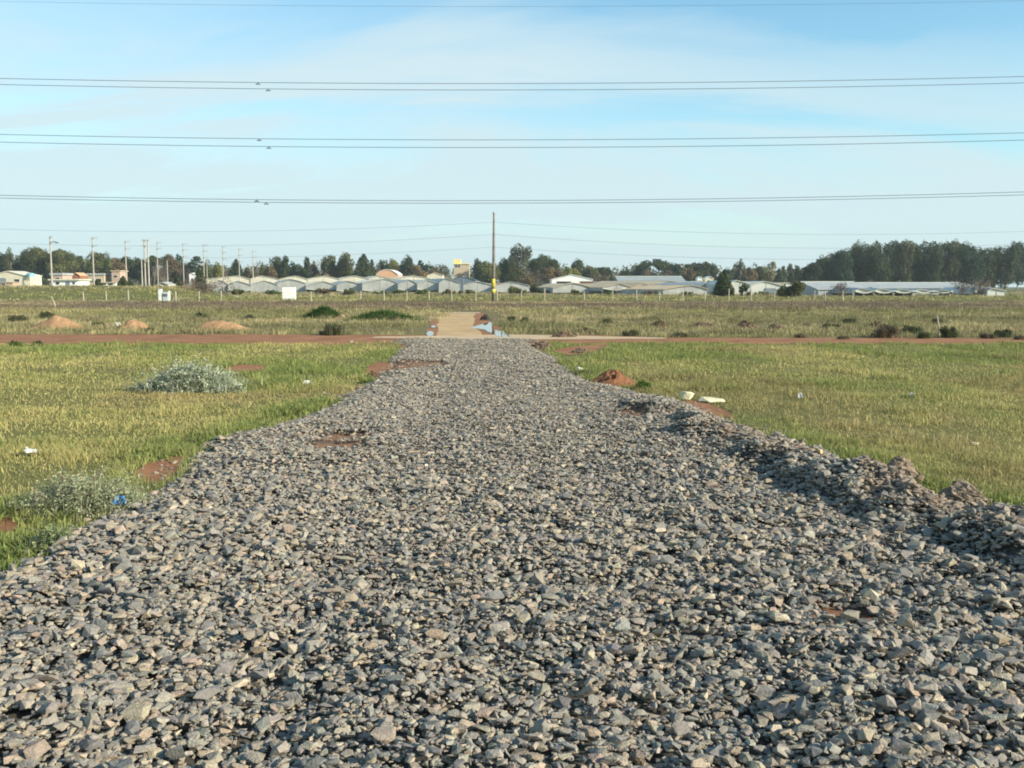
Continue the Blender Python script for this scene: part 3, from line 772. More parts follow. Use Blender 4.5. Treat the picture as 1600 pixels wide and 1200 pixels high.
# distant trees: px, top, half width px, distance, kind, colour
TL = [
 (2, 394, 10, 400, 'round', 'dk'), (14, 387, 7, 390, 'euc', 'ol'), (27, 398, 9, 405, 'round', 'dk'), (40, 396, 12, 420, 'round', 'bl'), (56, 389, 20, 395, 'round', 'ol'), (75, 402, 12, 410, 'round', 'dk'),
 (96, 392, 21, 390, 'round', 'ol'), (84, 393, 10, 400, 'round', 'dk'), (121, 398, 12, 410, 'round', 'dk'), (131, 404, 12, 405, 'bare', 'br'), (150, 394, 17, 395, 'round', 'ol'), (139, 408, 8, 370, 'conifer', 'dk'),
 (166, 405, 9, 365, 'conifer', 'dk'), (180, 404, 15, 400, 'round', 'br'), (197, 401, 13, 410, 'round', 'dk'), (213, 402, 12, 405, 'round', 'dk'), (239, 393, 13, 400, 'umbrella', 'dk'), (228, 404, 10, 410, 'round', 'bl'),
 (254, 399, 15, 390, 'bare', 'br'), (266, 397, 13, 405, 'round', 'br'), (278, 397, 8, 410, 'round', 'bl'), (288, 405, 10, 395, 'bare', 'br'), (308, 396, 8, 395, 'umbrella', 'bl'), (300, 404, 7, 405, 'umbrella', 'dk'), (297, 414, 12, 400, 'round', 'bl'),
 (325, 405, 8, 390, 'round', 'ol'), (339, 409, 8, 380, 'round', 'yg'), (369, 404, 14, 370, 'conifer', 'dk'), (352, 413, 8, 390, 'bare', 'br'), (386, 416, 8, 400, 'round', 'br'),
 (404, 404, 11, 395, 'bare', 'br'), (410, 411, 7, 390, 'conifer', 'gr'), (433, 400, 12, 385, 'round', 'dk'), (446, 401, 7, 380, 'poplar', 'dk'), (457, 408, 8, 390, 'round', 'bl'), (422, 416, 10, 380, 'round', 'br'),
 (468, 415, 9, 395, 'round', 'ol'), (480, 402, 7, 385, 'poplar', 'dk'), (491, 409, 7, 390, 'poplar', 'br'), (502, 401, 12, 400, 'bare', 'br'), (518, 399, 14, 385, 'round', 'ol'), (508, 420, 13, 360, 'shrub', 'br'),
 (543, 394, 11, 380, 'round', 'ol'), (534, 407, 10, 390, 'round', 'dk'), (568, 396, 17, 365, 'conifer', 'dk'), (581, 404, 9, 380, 'conifer', 'dk'), (590, 405, 4, 385, 'bare', 'br'),
 (598, 405, 9, 420, 'round', 'dk'), (612, 403, 10, 415, 'round', 'yg'), (640, 400, 12, 400, 'round', 'dk'), (630, 411, 9, 410, 'round', 'br'), (657, 402, 5, 415, 'umbrella', 'bl'), (650, 417, 16, 390, 'round', 'br'),
 (669, 410, 9, 420, 'umbrella', 'bl'), (681, 415, 8, 410, 'round', 'br'), (700, 409, 10, 440, 'bare', 'br'), (692, 427, 6, 370, 'shrub', 'dk'), (722, 424, 9, 360, 'shrub', 'br'),
 (747, 405, 9, 395, 'round', 'bl'), (760, 409, 17, 360, 'round', 'ol'), (788, 405, 11, 365, 'round', 'ol'), (812, 382, 14, 360, 'euc', 'eu'), (799, 398, 8, 375, 'euc', 'bl'), (804, 415, 13, 350, 'round', 'ol'),
 (848, 399, 21, 380, 'round', 'dk'), (838, 419, 18, 350, 'bare', 'br'), (862, 416, 15, 355, 'round', 'br'), (826, 428, 14, 340, 'shrub', 'br'), (905, 406, 11, 400, 'round', 'dk'), (892, 419, 13, 380, 'round', 'yg'), (922, 416, 12, 400, 'round', 'ol'),
 (942, 414, 15, 410, 'umbrella', 'dk'), (956, 428, 6, 340, 'conifer', 'dk'), (938, 426, 12, 360, 'bare', 'br'), (975, 421, 9, 420, 'round', 'gr'), (979, 416, 3, 425, 'conifer', 'dk'), (992, 423, 10, 420, 'bare', 'br'), (1012, 418, 12, 410, 'bare', 'br'),
 (1022, 400, 23, 420, 'umbrella', 'dk'), (1000, 416, 10, 430, 'round', 'dk'), (1046, 411, 11, 425, 'round', 'dk'), (1058, 411, 8, 415, 'round', 'bl'), (1087, 405, 20, 420, 'umbrella', 'dk'), (1106, 410, 14, 415, 'round', 'dk'), (1078, 417, 11, 400, 'round', 'br'),
 (1080, 430, 9, 380, 'shrub', 'dk'), (1038, 420, 12, 405, 'bare', 'br'), (1096, 422, 14, 400, 'round', 'dk'),
 (1137, 421, 8, 380, 'round', 'bl'), (1149, 411, 5, 400, 'euc', 'eu'), (1158, 405, 6, 395, 'euc', 'eu'), (1170, 419, 12, 400, 'round', 'br'), (1186, 417, 13, 405, 'round', 'ol'), (1199, 424, 10, 400, 'round', 'yg'), (1128, 425, 10, 410, 'round', 'br'),
 (1206, 409, 6, 390, 'euc', 'pale'), (1217, 420, 6, 380, 'poplar', 'dk'), (1224, 415, 5, 385, 'poplar', 'gr'), (1235, 412, 7, 380, 'poplar', 'eu'), (1246, 416, 7, 380, 'poplar', 'dk'), (1257, 425, 8, 375, 'round', 'dk'),
]
for r in TL: tree(*r)
GROVE = [(1270, 411, 11), (1286, 400, 13), (1303, 398, 13), (1318, 393, 13), (1336, 386, 14), (1353, 381, 13), (1371, 379, 14), (1387, 384, 12), (1401, 378, 13), (1416, 377, 11), (1430, 383, 12), (1446, 378, 14),
         (1462, 383, 12), (1481, 379, 13), (1500, 381, 13), (1519, 384, 12), (1536, 391, 11), (1556, 389, 12), (1574, 385, 12), (1592, 381, 11), (1610, 384, 13)]
for k, (px, top, hw) in enumerate(GROVE):
    tree(px, top, hw * 1.2, 330 + (k % 3) * 9, 'euc', ('dk', 'eu', 'dk', 'bl')[k % 4])
for k in range(18):
    tree(1280 + k * 19.5, 392 + (k * 37 % 11) + (14 if k < 2 else 0), 14, 354 + (k % 2) * 8, 'round', 'dk')
# continuous far scrub filling in under the trees
_rs = np.random.default_rng(77); cs, rr, kk = [], [], []
Vs, Fs, Cs = [], [], []; off = 0
for ck, n in (('br', 90), ('ol', 70), ('dk', 60), ('pale', 40)):
    cs, rr = [], []
    for i in range(n):
        px = -60 + 1330 * _rs.random(); D_ = 425 + 40 * _rs.random(); top = 421 - 9 * vnoise(px / 31.0, 3.3) + 7 * _rs.random()
        x, zt = at(px, top, D_); r_ = 1.6 + 1.5 * _rs.random()
        for q in range(4): cs.append((x + _rs.normal() * 2.0, D_ + _rs.normal(), zt * (0.25 + 0.22 * q) - r_ * .5)); rr.append(r_)
    v, f, c = clump_cloud(cs, rr, 5.0, 0.5, _rs, np.array(TREECOL[ck]) * 1.7, .25, 1.3)
    Vs.append(v); Fs.append(f + off); Cs.append(c); off += len(v)
tag(npmesh('scrub_belt', np.concatenate(Vs), np.concatenate(Fs), M['leaf'], np.concatenate(Cs)), 'far belt of mixed brown and green scrub under the skyline trees', 'scrub', kind='stuff')
# nearer trees and bushes by the greenhouses
tree(311, 412, 8, 215, 'conifer', 'dk'); tree(275, 430, 5, 205, 'conifer', 'dk'); tree(192, 431, 7, 200, 'conifer', 'dk'); tree(152, 436, 5, 205, 'conifer', 'dk')
tree(1132, 421, 13, 165, 'conifer', 'dk'); tree(1164, 441, 8.5, 162, 'shrub', 'dk'); tree(1238, 436, 18, 158, 'shrub', 'ol')
tree(316, 439, 30, 170, 'bare', 'br'); tree(1314, 441, 15, 160, 'bare', 'br'); tree(1530, 434, 22, 172, 'bare', 'br'); tree(1505, 440, 10, 170, 'bare', 'br')
tree(808, 447, 14, 215, 'shrub', 'ol'); tree(622, 451, 18, 210, 'shrub', 'gr'); tree(595, 454, 12, 205, 'shrub', 'gr'); tree(730, 452, 14, 212, 'shrub', 'ol'); tree(838, 447, 9, 230, 'shrub', 'dk')
for k, (px, top) in enumerate([(372, 451), (430, 452), (505, 450.5), (548, 451), (662, 451), (700, 452), (900, 453), (952, 454), (1015, 453), (1072, 455), (1190, 455), (1290, 453)]):
    tree(px, top, 9 + (k * 5 % 7), 190 + k % 3 * 4, 'shrub', ('ol', 'gr', 'br')[k % 3])

REG = [(70, 'behind the cream gabled shed'), (132, 'behind the low white house'), (205, 'around the pink-walled house'), (300, 'behind the row of street poles'), (400, 'behind the first greenhouses'),
       (592, 'behind the long greenhouse row'), (737, 'near the orange barrel-roofed shed'), (842, 'behind the yellow-banded pole'), (935, 'behind the white gabled shed'), (1066, 'behind the long grey roof'),
       (1127, 'behind the tan-roofed greenhouses'), (1262, 'beside the eucalyptus grove'), (2000, 'of the eucalyptus grove')]
KW = {'round': ('rounded', 'tree'), 'euc': ('tall', 'eucalyptus'), 'conifer': ('pointed', 'conifer'), 'umbrella': ('flat-topped', 'umbrella pine'), 'poplar': ('narrow', 'poplar'), 'bare': ('leafless', 'tree'), 'shrub': ('low', 'shrub')}
ORD = ['first', 'second', 'third', 'fourth', 'fifth', 'sixth', 'seventh', 'eighth', 'ninth', 'tenth', 'eleventh', 'twelfth', 'thirteenth', 'fourteenth', 'fifteenth', 'sixteenth', 'seventeenth', 'eighteenth', 'nineteenth', 'twentieth']
def ordinal_labels(items):
    """items: (phrase, px, object): same phrases get a counted place from the left"""
    d = {}
    for ph, px, o in items: d.setdefault(ph, []).append((px, o))
    for ph, l in d.items():
        l.sort(key=lambda q: q[0])
        for k, (px, o) in enumerate(l):
            if len(l) == 1: o['label'] = ph
            elif k == len(l) - 1 and k > 0: o['label'] = 'rightmost ' + ph
            else: o['label'] = ('leftmost ' if k == 0 else ORD[k] + ' from left, ') + ph
items = []
for kind, ck, px, hw, h, t in TREES:
    D = t.location.y
    where = next(w for e, w in REG if px < e)
    if px >= 1262 and D > 346: where = 'filling the back of the eucalyptus grove'
    if D < 240: where = 'standing in front of the greenhouses'
    if kind == 'bare': ph = f"leafless brown {'bush' if h < 6 else 'tree'} {where}"
    else: ph = f"{KW[kind][0]} {COLWORD[ck]} {KW[kind][1]} {where}"
    t['category'] = 'bush' if kind == 'shrub' or (kind == 'bare' and h < 6) else 'tree'
    t['group'] = 'trees of the eucalyptus grove' if px >= 1262 and D > 240 else ('trees along the skyline' if D > 240 else 'trees and bushes by the greenhouses')
    items.append((ph, px, t))
ordinal_labels(items)

# ------------------------------------------------------------------ greenhouses
GH = []
def greenhouse(pl, pr, ridge, eave_py, ridge_py, D, depth=30, roof='film_roof', wall='film_grey', open_h=0.0, skew=0.0, panel=None, phrase='', door=False, sagg=0.0):
    xl, _ = at(pl, 447, D); xr, _ = at(pr, 447, D); xm = at(ridge, 447, D)[0]
    cx = (xl + xr) / 2; zb = float(terrain(cx, D))
    ze = at(ridge, eave_py, D)[1] - zb; zr = at(ridge, ridge_py, D)[1] - zb
    w = xr - xl; rx = xm - cx
    t = thing('greenhouse', phrase, 'greenhouse', (cx, D, zb), 0, 'plastic greenhouses behind the fence')
    n = 6
    prof = []
    for k in range(n + 1):
        u = k / n; bow = 0.10 * (zr - ze) * math.sin(math.pi * u)
        prof.append((-w / 2 + (rx + w / 2) * u, ze + (zr - ze) * u + bow))
    for k in range(1, n + 1):
        u = 1 - k / n; bow = 0.10 * (zr - ze) * math.sin(math.pi * u)
        prof.append((w / 2 - (w / 2 - rx) * u, ze + (zr - ze) * u + bow))
    def sk(mb):   # lean the axis sideways with depth
        mb.v = [(x + skew * y, y, z) for x, y, z in mb.v]; return mb
    th = 0.10
    e = 0.12
    outer = [(x * 1.01, z + th) for x, z in prof]; inner = [(x, z + 0.015) for x, z in prof][::-1]
    rf = sk(MB().prism(outer + inner, -0.25, depth + 0.2)).build('roof', M[roof], t)
    MB().tube([(rx - 0.0, -0.27, zr + th), (rx + skew * depth, depth + 0.2, zr + th)], 0.06, 6).build('ridge_cap', M['film_pale'], rf)
    lo = open_h
    wallp = [(-w / 2 + 0.02, lo)] + [(x, z) for x, z in prof] + [(w / 2 - 0.02, lo)]
    MB().prism(wallp[::-1], 0.0, 0.06).build('end_wall', M[wall], t)
    back = [(-w / 2 + 0.02, 0)] + [(x, z) for x, z in prof] + [(w / 2 - 0.02, 0)]
    sk(MB().prism(back[::-1], depth - 0.06, depth)).build('end_wall', M[wall], t)
    for s in (-1, 1):
        sk(MB().box(s * w / 2 - 0.03, s * w / 2 + 0.03, 0.07, depth - 0.07, lo * 0.6, ze)).build('side_wall', M[wall], t)
    for k in range(3):
        px_ = -w / 2 + 0.04 + (w - 0.08) * k / 2; zt = np.interp(px_, [p[0] for p in prof], [p[1] for p in prof])
        MB().box(px_ - 0.035, px_ + 0.035, -0.06, -0.003, -0.1, zt - 0.02).build('post', M['film_grey'], t)
    if panel:
        a, b, m_ = panel
        MB().prism([(-w / 2 + w * a, max(lo, 0.9)), (-w / 2 + w * a, ze), (-w / 2 + w * (a + b) / 2, ze + 0.25 * (zr - ze)), (-w / 2 + w * b, ze), (-w / 2 + w * b, max(lo, 0.9))], -0.02, -0.01).build('panel', M[m_], t)
    if lo > 0.3:      # rolled up curtain sagging across the opening
        pts = [(-w / 2 + w * k / 8, -0.10, lo + 0.12 - 0.35 * math.sin(math.pi * ((k / 8 * 1.0) % 1))) for k in range(9)]
        MB().tube(pts, 0.12, 6).build('rolled_curtain', M['film_pale'], t)
    if door:
        dr = MB().box(-w * 0.05, w * 0.30, -0.12, -0.02, 0, ze * 0.75).build('door', M['door'], t)
        MB().box(-w * 0.05 + 0.1, -w * 0.05 + 0.2, -0.17, -0.12, 0.9, 1.05).build('handle', M['metal'], dr)
    GH.append((phrase, (pl + pr) / 2, t))
    return t

# back row of cream roofs, left block
for (l, r, rd) in [(322, 392, 372), (390, 436, 408), (435, 481, 462), (480, 531, 508), (530, 577, 555), (575, 614, 590), (617, 676, 647)]:
    greenhouse(l, r, rd, 436.5, 431.2, 312, 26, 'film_roof', 'film_roof', phrase='cream-roofed greenhouse in the back row of the long greenhouse block', skew=-0.25)
# front row, grey ends
for k, (l, r, rd, ry, op, D) in enumerate([(286, 330, 308, 440.5, 0, 262), (330, 356, 342, 437.5, 0.0, 278), (356, 392, 372, 439.5, 0.5, 276), (392, 434, 414, 439, 0, 276), (434, 478, 454, 436.5, 0, 276), (478, 526, 506, 440.0, 0.8, 274), (526, 566, 544, 439.5, 0.4, 272),
                        (566, 622, 602, 436, 0.5, 270), (622, 652, 640, 437.5, 0.8, 266), (652, 686, 668, 438, 0.8, 264), (686, 719, 697, 436, 0.0, 262)]):
    greenhouse(l, r, rd, ry + 6.5, ry, D, 24, 'film_roof' if k % 2 else 'film_grey', 'film_grey', op, -0.3 if l < 700 else 0, phrase='grey-ended greenhouse in the front row of the long greenhouse block')
greenhouse(700, 748, 722, 440, 432, 330, 30, 'film_blue', 'film_blue', phrase='dark blue-grey greenhouse behind the gap between two greenhouse blocks')
greenhouse(724, 770, 743, 446, 440, 262, 24, 'film_grey', 'film_grey', phrase='grey greenhouse just behind the yellow-banded pole')
greenhouse(756, 800, 778, 446, 442, 292, 18, 'film_tan', 'film_tan', phrase='tan-roofed greenhouse seen between two grey gables by the pole')
greenhouse(770, 828, 797, 447, 440.3, 260, 22, 'film_grey', 'film_grey', 0.4, phrase='wide grey greenhouse right of the yellow-banded pole')
# right block
greenhouse(847, 872, 860, 448, 444, 240, 20, 'film_roof', 'film_pale', phrase='small pale greenhouse at the foot of the white gabled shed')
greenhouse(864, 926, 897, 450.5, 442.5, 215, 22, 'film_tan', 'film_grey', 0.3, 0.0, phrase='wide arched greenhouse in front of the white gabled shed')
greenhouse(924, 941, 935, 448, 445.5, 222, 18, 'film_roof', 'film_pale', phrase='narrow pale greenhouse beside the arched greenhouse')
greenhouse(941, 987, 968, 450, 443.5, 210, 26, 'film_tan', 'film_grey', 1.1, -0.5, (0.68, 0.98, 'film_pale'), phrase='tan-roofed greenhouse with a pale panel in its open end')
greenhouse(987, 1022, 1006, 450, 443.5, 210, 26, 'film_tan', 'film_grey', 1.1, -0.5, phrase='tan-roofed greenhouse with dark open end beside the pale-panelled one')
greenhouse(1018, 1072, 1047, 446, 439.3, 262, 26, 'film_tan', 'film_grey', 0, -0.6, phrase='tan-roofed greenhouse in the second row below the long grey roof')
greenhouse(1036, 1106, 1080, 453, 446, 200, 28, 'film_tan', 'film_grey', 0, -0.7, phrase='broad tan-roofed greenhouse with closed grey end in the front row')
greenhouse(1068, 1120, 1096, 446, 440, 258, 26, 'film_roof', 'film_grey', 0, -0.5, phrase='cream-roofed greenhouse in the second row behind the broad one')
greenhouse(1092, 1128, 1110, 448, 441.5, 230, 24, 'film_grey', 'film_grey', 0, -0.3, phrase='grey greenhouse just behind the pointed conifer')
greenhouse(1140, 1173, 1150, 445, 438.5, 205, 26, 'film_roof', 'film_pale', 0, 0, phrase='pale greenhouse standing behind the low dark shrub')
greenhouse(1173, 1222, 1194, 447, 440, 205, 26, 'film_roof', 'film_pale', 0, 0, phrase='pale greenhouse with a blue-grey door', door=True)
greenhouse(1206, 1250, 1232, 447, 442, 232, 26, 'film_tan', 'film_pale', 0, 0, phrase='tan-roofed greenhouse behind the big olive shrub')
for k in range(5):
    greenhouse(1335 + k * 31, 1365 + k * 31, 1343 + k * 31.5, 455.5 + 0.4 * k, 451 + 0.6 * k, 172, 16, 'film_pale' if k % 2 else 'film_grey', 'film_pale', 0.75, 0, phrase='low torn white greenhouse bay in front of the eucalyptus grove')
greenhouse(1522, 1543, 1532, 455, 450.5, 172, 14, 'film_pale', 'film_pale', 0.6, 0, phrase='small pale greenhouse by the leafless brown bush')
greenhouse(1543, 1572, 1550, 455, 451.5, 170, 14, 'film_pale', 'film_pale', 0.0, 0, phrase='farthest right pale greenhouse standing alone')
# broadside long roofs
def broadside(pl, pr, top_l, eave_py, D, roof, wall, phrase, width=16, win=False):
    xl = at(pl, 447, D)[0]; xr = at(pr, 447, D)[0]; zr = at(800, top_l, D)[1]; ze = at(800, eave_py, D - width / 2)[1]
    t = thing('greenhouse', phrase, 'greenhouse', ((xl + xr) / 2, D, 0), 0, 'plastic greenhouses behind the fence'); L_ = (xr - xl) / 2; W = width / 2
    rf = MB()
    for s in (-1, 1):
        rf.poly([(-L_ - .2, s * (W + .2), ze), (L_ + .2, s * (W + .2), ze), (L_ + .2, 0, zr), (-L_ - .2, 0, zr), (-L_ - .2, s * (W + .2), ze + .1), (L_ + .2, s * (W + .2), ze + .1), (L_ + .2, 0, zr + .1), (-L_ - .2, 0, zr + .1)],
                [(0, 1, 2, 3), (4, 7, 6, 5), (0, 4, 5, 1), (2, 6, 7, 3), (1, 5, 6, 2), (0, 3, 7, 4)])
    r_ = rf.build('roof', M[roof], t)
    MB().tube([(-L_ - .25, 0, zr + .12), (L_ + .25, 0, zr + .12)], 0.10, 6).build('ridge_cap', M['film_pale'], r_)
    MB().box(-L_, L_, -W, -W + .06, 0, ze - 0.02).build('side_wall', M[wall], t)
    MB().box(-L_, L_, W - .06, W, 0, ze - 0.02).build('side_wall', M[wall], t)
    for s in (-1, 1):
        MB().poly([(s * L_, -W + .07, 0), (s * L_, W - .07, 0), (s * L_, W - .07, ze - .03), (s * L_, 0, zr - .05), (s * L_, -W + .07, ze - .03),
                   (s * (L_ - .06), -W + .07, 0), (s * (L_ - .06), W - .07, 0), (s * (L_ - .06), W - .07, ze - .03), (s * (L_ - .06), 0, zr - .05), (s * (L_ - .06), -W + .07, ze - .03)],
                  [(0, 1, 2, 3, 4), (9, 8, 7, 6, 5), (0, 5, 6, 1), (1, 6, 7, 2), (2, 7, 8, 3), (3, 8, 9, 4), (4, 9, 5, 0)]).build('end_wall', M[wall], t)
    k = max(4, int(L_ / 2))
    for j in range(min(k, 40) + 1):
        x = -L_ + 2 * L_ * j / min(k, 40)
        MB().box(x - .04, x + .04, -W - .10, -W - .02, 0, ze - .02).build('post', M['film_grey'], t)
    GH.append((phrase, (pl + pr) / 2, t)); return t
broadside(962, 1064, 432.3, 441.5, 330, 'film_slate', 'film_slate', 'long grey roofed greenhouse seen broadside behind the tan roofs', 20)
broadside(1252, 1332, 441.3, 453, 195, 'film_mid', 'film_mid', 'nearer half of the long grey roof in front of the eucalyptus grove', 22)
broadside(1326, 1496, 442.5, 450.5, 212, 'film_mid', 'film_mid', 'long grey greenhouse roof above the torn white bays', 30)
ordinal_labels(GH)

# ------------------------------------------------------------------ houses and sheds
def house(name, label, cat, pl, pr, base_py, wall_py, top_py, D, roof, wall, roofm, depth=6, wins=(), doors=(), over=0.25, base=None, chimney=False):
    xl = at(pl, 447, D)[0]; xr = at(pr, 447, D)[0]; cx = (xl + xr) / 2; W = (xr - xl) / 2
    zb = float(terrain(cx, D)) if base is None else base
    zw = at(800, wall_py, D)[1] - zb; zt = at(800, top_py, D)[1] - zb
    t = thing(name, label, cat, (cx, D, zb))
    if roof in ('gable', 'barrel'):
        n = 2 if roof == 'gable' else 14
        prof = [(-W + 2 * W * k / n, zw + (zt - zw) * (1 - abs(2 * k / n - 1) if roof == 'gable' else math.sin(math.pi * k / n) ** 0.8)) for k in range(n + 1)]
        MB().prism(([(-W, 0)] + prof + [(W, 0)])[::-1], 0, depth).build('wall', M[wall], t)
        MB().prism([(x * 1.03, z + 0.14) for x, z in prof] + [(x * 1.03, z + 0.015) for x, z in prof][::-1], -over, depth + over).build('roof', M[roofm], t)
    else:
        MB().box(-W, W, 0, depth, 0, zw).build('wall', M[wall], t)
        MB().box(-W - over, W + over, -over, depth + over, zw + 0.004, zt).build('roof', M[roofm], t)
    for (u, v0, v1, ww) in wins:
        x = -W + 2 * W * u
        f = MB().box(x - ww / 2 - .06, x + ww / 2 + .06, -0.05, -0.003, zw * v0 - .06, zw * v1 + .06).build('window', M['white'], t)
        MB().box(x - ww / 2, x + ww / 2, -0.07, -0.052, zw * v0, zw * v1).build('pane', M['glass'], f)
    for (u, v1, ww) in doors:
        x = -W + 2 * W * u
        d = MB().box(x - ww / 2, x + ww / 2, -0.05, -0.003, 0, zw * v1).build('door', M['door'], t)
        MB().box(x + ww / 2 - .16, x + ww / 2 - .08, -0.09, -0.052, .95, 1.05).build('handle', M['metal'], d)
    return t
house('shed', 'cream gabled shed on the rise behind the fence', 'shed', -14, 41, 445, 431, 424, 240, 'gable', 'cream', 'film_roof', 8, [(0.75, .35, .7, 1.2)], [(0.35, .8, 1.4)])
house('house', 'low white house with a flat pale roof beside the lamp pole', 'house', 80, 122, 448, 438, 436, 225, 'flat', 'white', 'cream', 6, [(0.25, .35, .75, .8), (0.85, .4, .75, .5)], [(0.62, .8, .9)], 0.5)
house('house', 'grey-roofed house partly hidden behind the low white house', 'house', 80, 98, 440, 430, 426.5, 270, 'flat', 'pink', 'greyroof', 6, [(0.6, .5, .8, 1.0)])
house('tent', 'small orange-roofed shelter above the low white house', 'shelter', 113, 126, 440, 431, 426.5, 280, 'gable', 'brownwall', 'orange', 5, [(0.5, .4, .7, .9)])
house('house', 'grey-roofed house behind the second street pole', 'house', 138, 163, 446, 430, 427, 262, 'flat', 'tanwall', 'greyroof', 6, [(0.3, .4, .7, 1.1), (0.7, .4, .7, 1.1)])
house('house', 'pink-walled house beside the third street pole', 'house', 175, 188, 446, 424, 422.5, 262, 'flat', 'pink', 'tanwall', 5, [(0.5, .6, .75, .9)])
house('house', 'low unfinished house with a white base wall behind the small conifers', 'house', 155, 181, 448, 442, 440.5, 215, 'flat', 'white', 'tanwall', 5, [(0.25, .45, .9, 1.2), (0.7, .45, .9, 1.0)])
house('shelter', 'small grey-roofed shelter with white pillars above the meter box', 'shelter', 245, 263, 448, 445.5, 441.5, 185, 'gable', 'tanwall', 'greyroof', 4, [(0.35, .2, .75, .5), (0.7, .2, .75, .4)])
house('shed', 'tiny white shed beside the tall pointed conifer', 'shed', 296, 306, 436, 429.5, 427, 300, 'gable', 'white', 'white', 4, [(0.5, .4, .7, .6)])
house('house', 'red brick lean-to in front of the cream gabled shed', 'shed', -8, 20, 447, 441.5, 440.5, 222, 'flat', 'pink', 'tanwall', 3, [(0.5, .4, .75, .8)])
house('shed', 'orange shed with a white-edged barrel roof behind the greenhouses', 'shed', 588, 622, 440, 429.5, 421.3, 345, 'barrel', 'orange', 'white', 14, [(0.3, .55, .7, 1.4)], [(0.6, .6, 2.4)])
house('house', 'small cream house among trees right of the orange barrel shed', 'house', 667, 692, 440, 430.5, 426, 350, 'gable', 'cream', 'tanwall', 6, [(0.3, .5, .75, .9), (0.7, .5, .75, .9)])
house('shed', 'white gabled shed standing above the greenhouses', 'shed', 862, 926, 447, 437, 429.5, 300, 'gable', 'white', 'white', 18, [(0.3, .70, .86, 4.2)], [(0.6, .6, 2.6)])
house('shed', 'brown brick annex at the corner of the white gabled shed', 'shed', 907, 929, 447, 440, 439.2, 296, 'flat', 'brownwall', 'greyroof', 2.6, [(0.5, .55, .8, 1.0)])
house('house', 'small white house end beside the flat-topped pines', 'house', 1090, 1097, 440, 435, 432.5, 330, 'gable', 'white', 'white', 4, [(0.5, .7, .85, .5)])
house('house', 'cream house with white gable between pines and dark conifer', 'house', 1102, 1115, 440, 435.5, 432, 330, 'gable', 'cream', 'white', 5, [(0.4, .7, .88, .7)])
# yellow tank house
D = 370
x0, x1 = at(709, 447, D)[0], at(733, 447, D)[0]; W = (x1 - x0) / 2
t = thing('tank_house', 'tall tan house with a yellow top storey above the trees', 'house', ((x0 + x1) / 2, D, 0))
zt = at(800, 411.5, D)[1]; zy = at(800, 405, D)[1]
MB().box(-W, W, 0, 6, 0, zt - .3).build('wall', M['tanwall'], t)
MB().box(-W - .3, W + .3, -.3, 6.3, zt - .296, zt).build('roof', M['yellowwall'], t)
MB().box(-W, -W + 2.6, .1, 3, zt + .004, zy).build('tank', M['yellowwall'], t)
for u in (0.18, 0.36):
    f = MB().box(-W + 2 * W * u - .45, -W + 2 * W * u + .45, -.06, -.003, zt - 1.5, zt - .5).build('window', M['white'], t)
    MB().box(-W + 2 * W * u - .38, -W + 2 * W * u + .38, -.09, -.062, zt - 1.43, zt - .57).build('pane', M['glass'], f)
# cyan tank by the cream shed
x, z = at(48, 429, 240); zb = float(terrain(x, 240))
t = thing('water_tank', 'bright cyan water tank beside the cream gabled shed', 'water tank', (x, 240, zb))
zt = z - zb
MB().tube([(0, 0, zt - .55), (0, 0, zt + .25)], 0.85, 16).build('tank', M['cyan'], t)
MB().tube([(0, 0, zt + .25), (0, 0, zt + .42)], [0.86, 0.3], 16).build('lid', M['cyan'], t)
for a in range(4): MB().box(.6 * (1 if a % 2 else -1) - .06, .6 * (1 if a % 2 else -1) + .06, (.6 if a > 1 else -.6) - .06, (.6 if a > 1 else -.6) + .06, 0, zt - .55).build('leg', M['palewood'], t)

# ------------------------------------------------------------------ poles
x, _ = at(771.5, 447, 107); zt = at(772, 333, 107)[1]
t = thing('utility_pole', 'tall grey wooden pole with a yellow painted band near its foot', 'pole', (x, 107, 0)); POLE = (x, 107, zt)
MB().tube([(-.06, 0, -.5), (0, 0, zt * .5), (.03, 0, zt)], [.20, .155, .10], 14).build('shaft', M['greywood'], t, True)
MB().tube([(-.045, 0, 0.95), (-.04, 0, 1.4)], [.201, .200], 14).build('painted_band', M['yellow'], t, True)
MB().tube([(-.04, 0, 1.55), (-.035, 0, 2.45)], [.199, .195], 14).build('painted_band', M['yellow'], t, True)
MB().tube([(.03, 0, zt - .02), (.03, 0, zt + .1)], [.14, .12], 10).build('cap', M['metal'], t)
for py in (347, 366, 386):
    z = at(772, py, 107)[1]
    MB().tube([(0, -.12, z - .06), (0, -.24, z - .02), (0, -.26, z + .05)], [.035, .05, .06], 8).build('insulator', M['metal'], t)

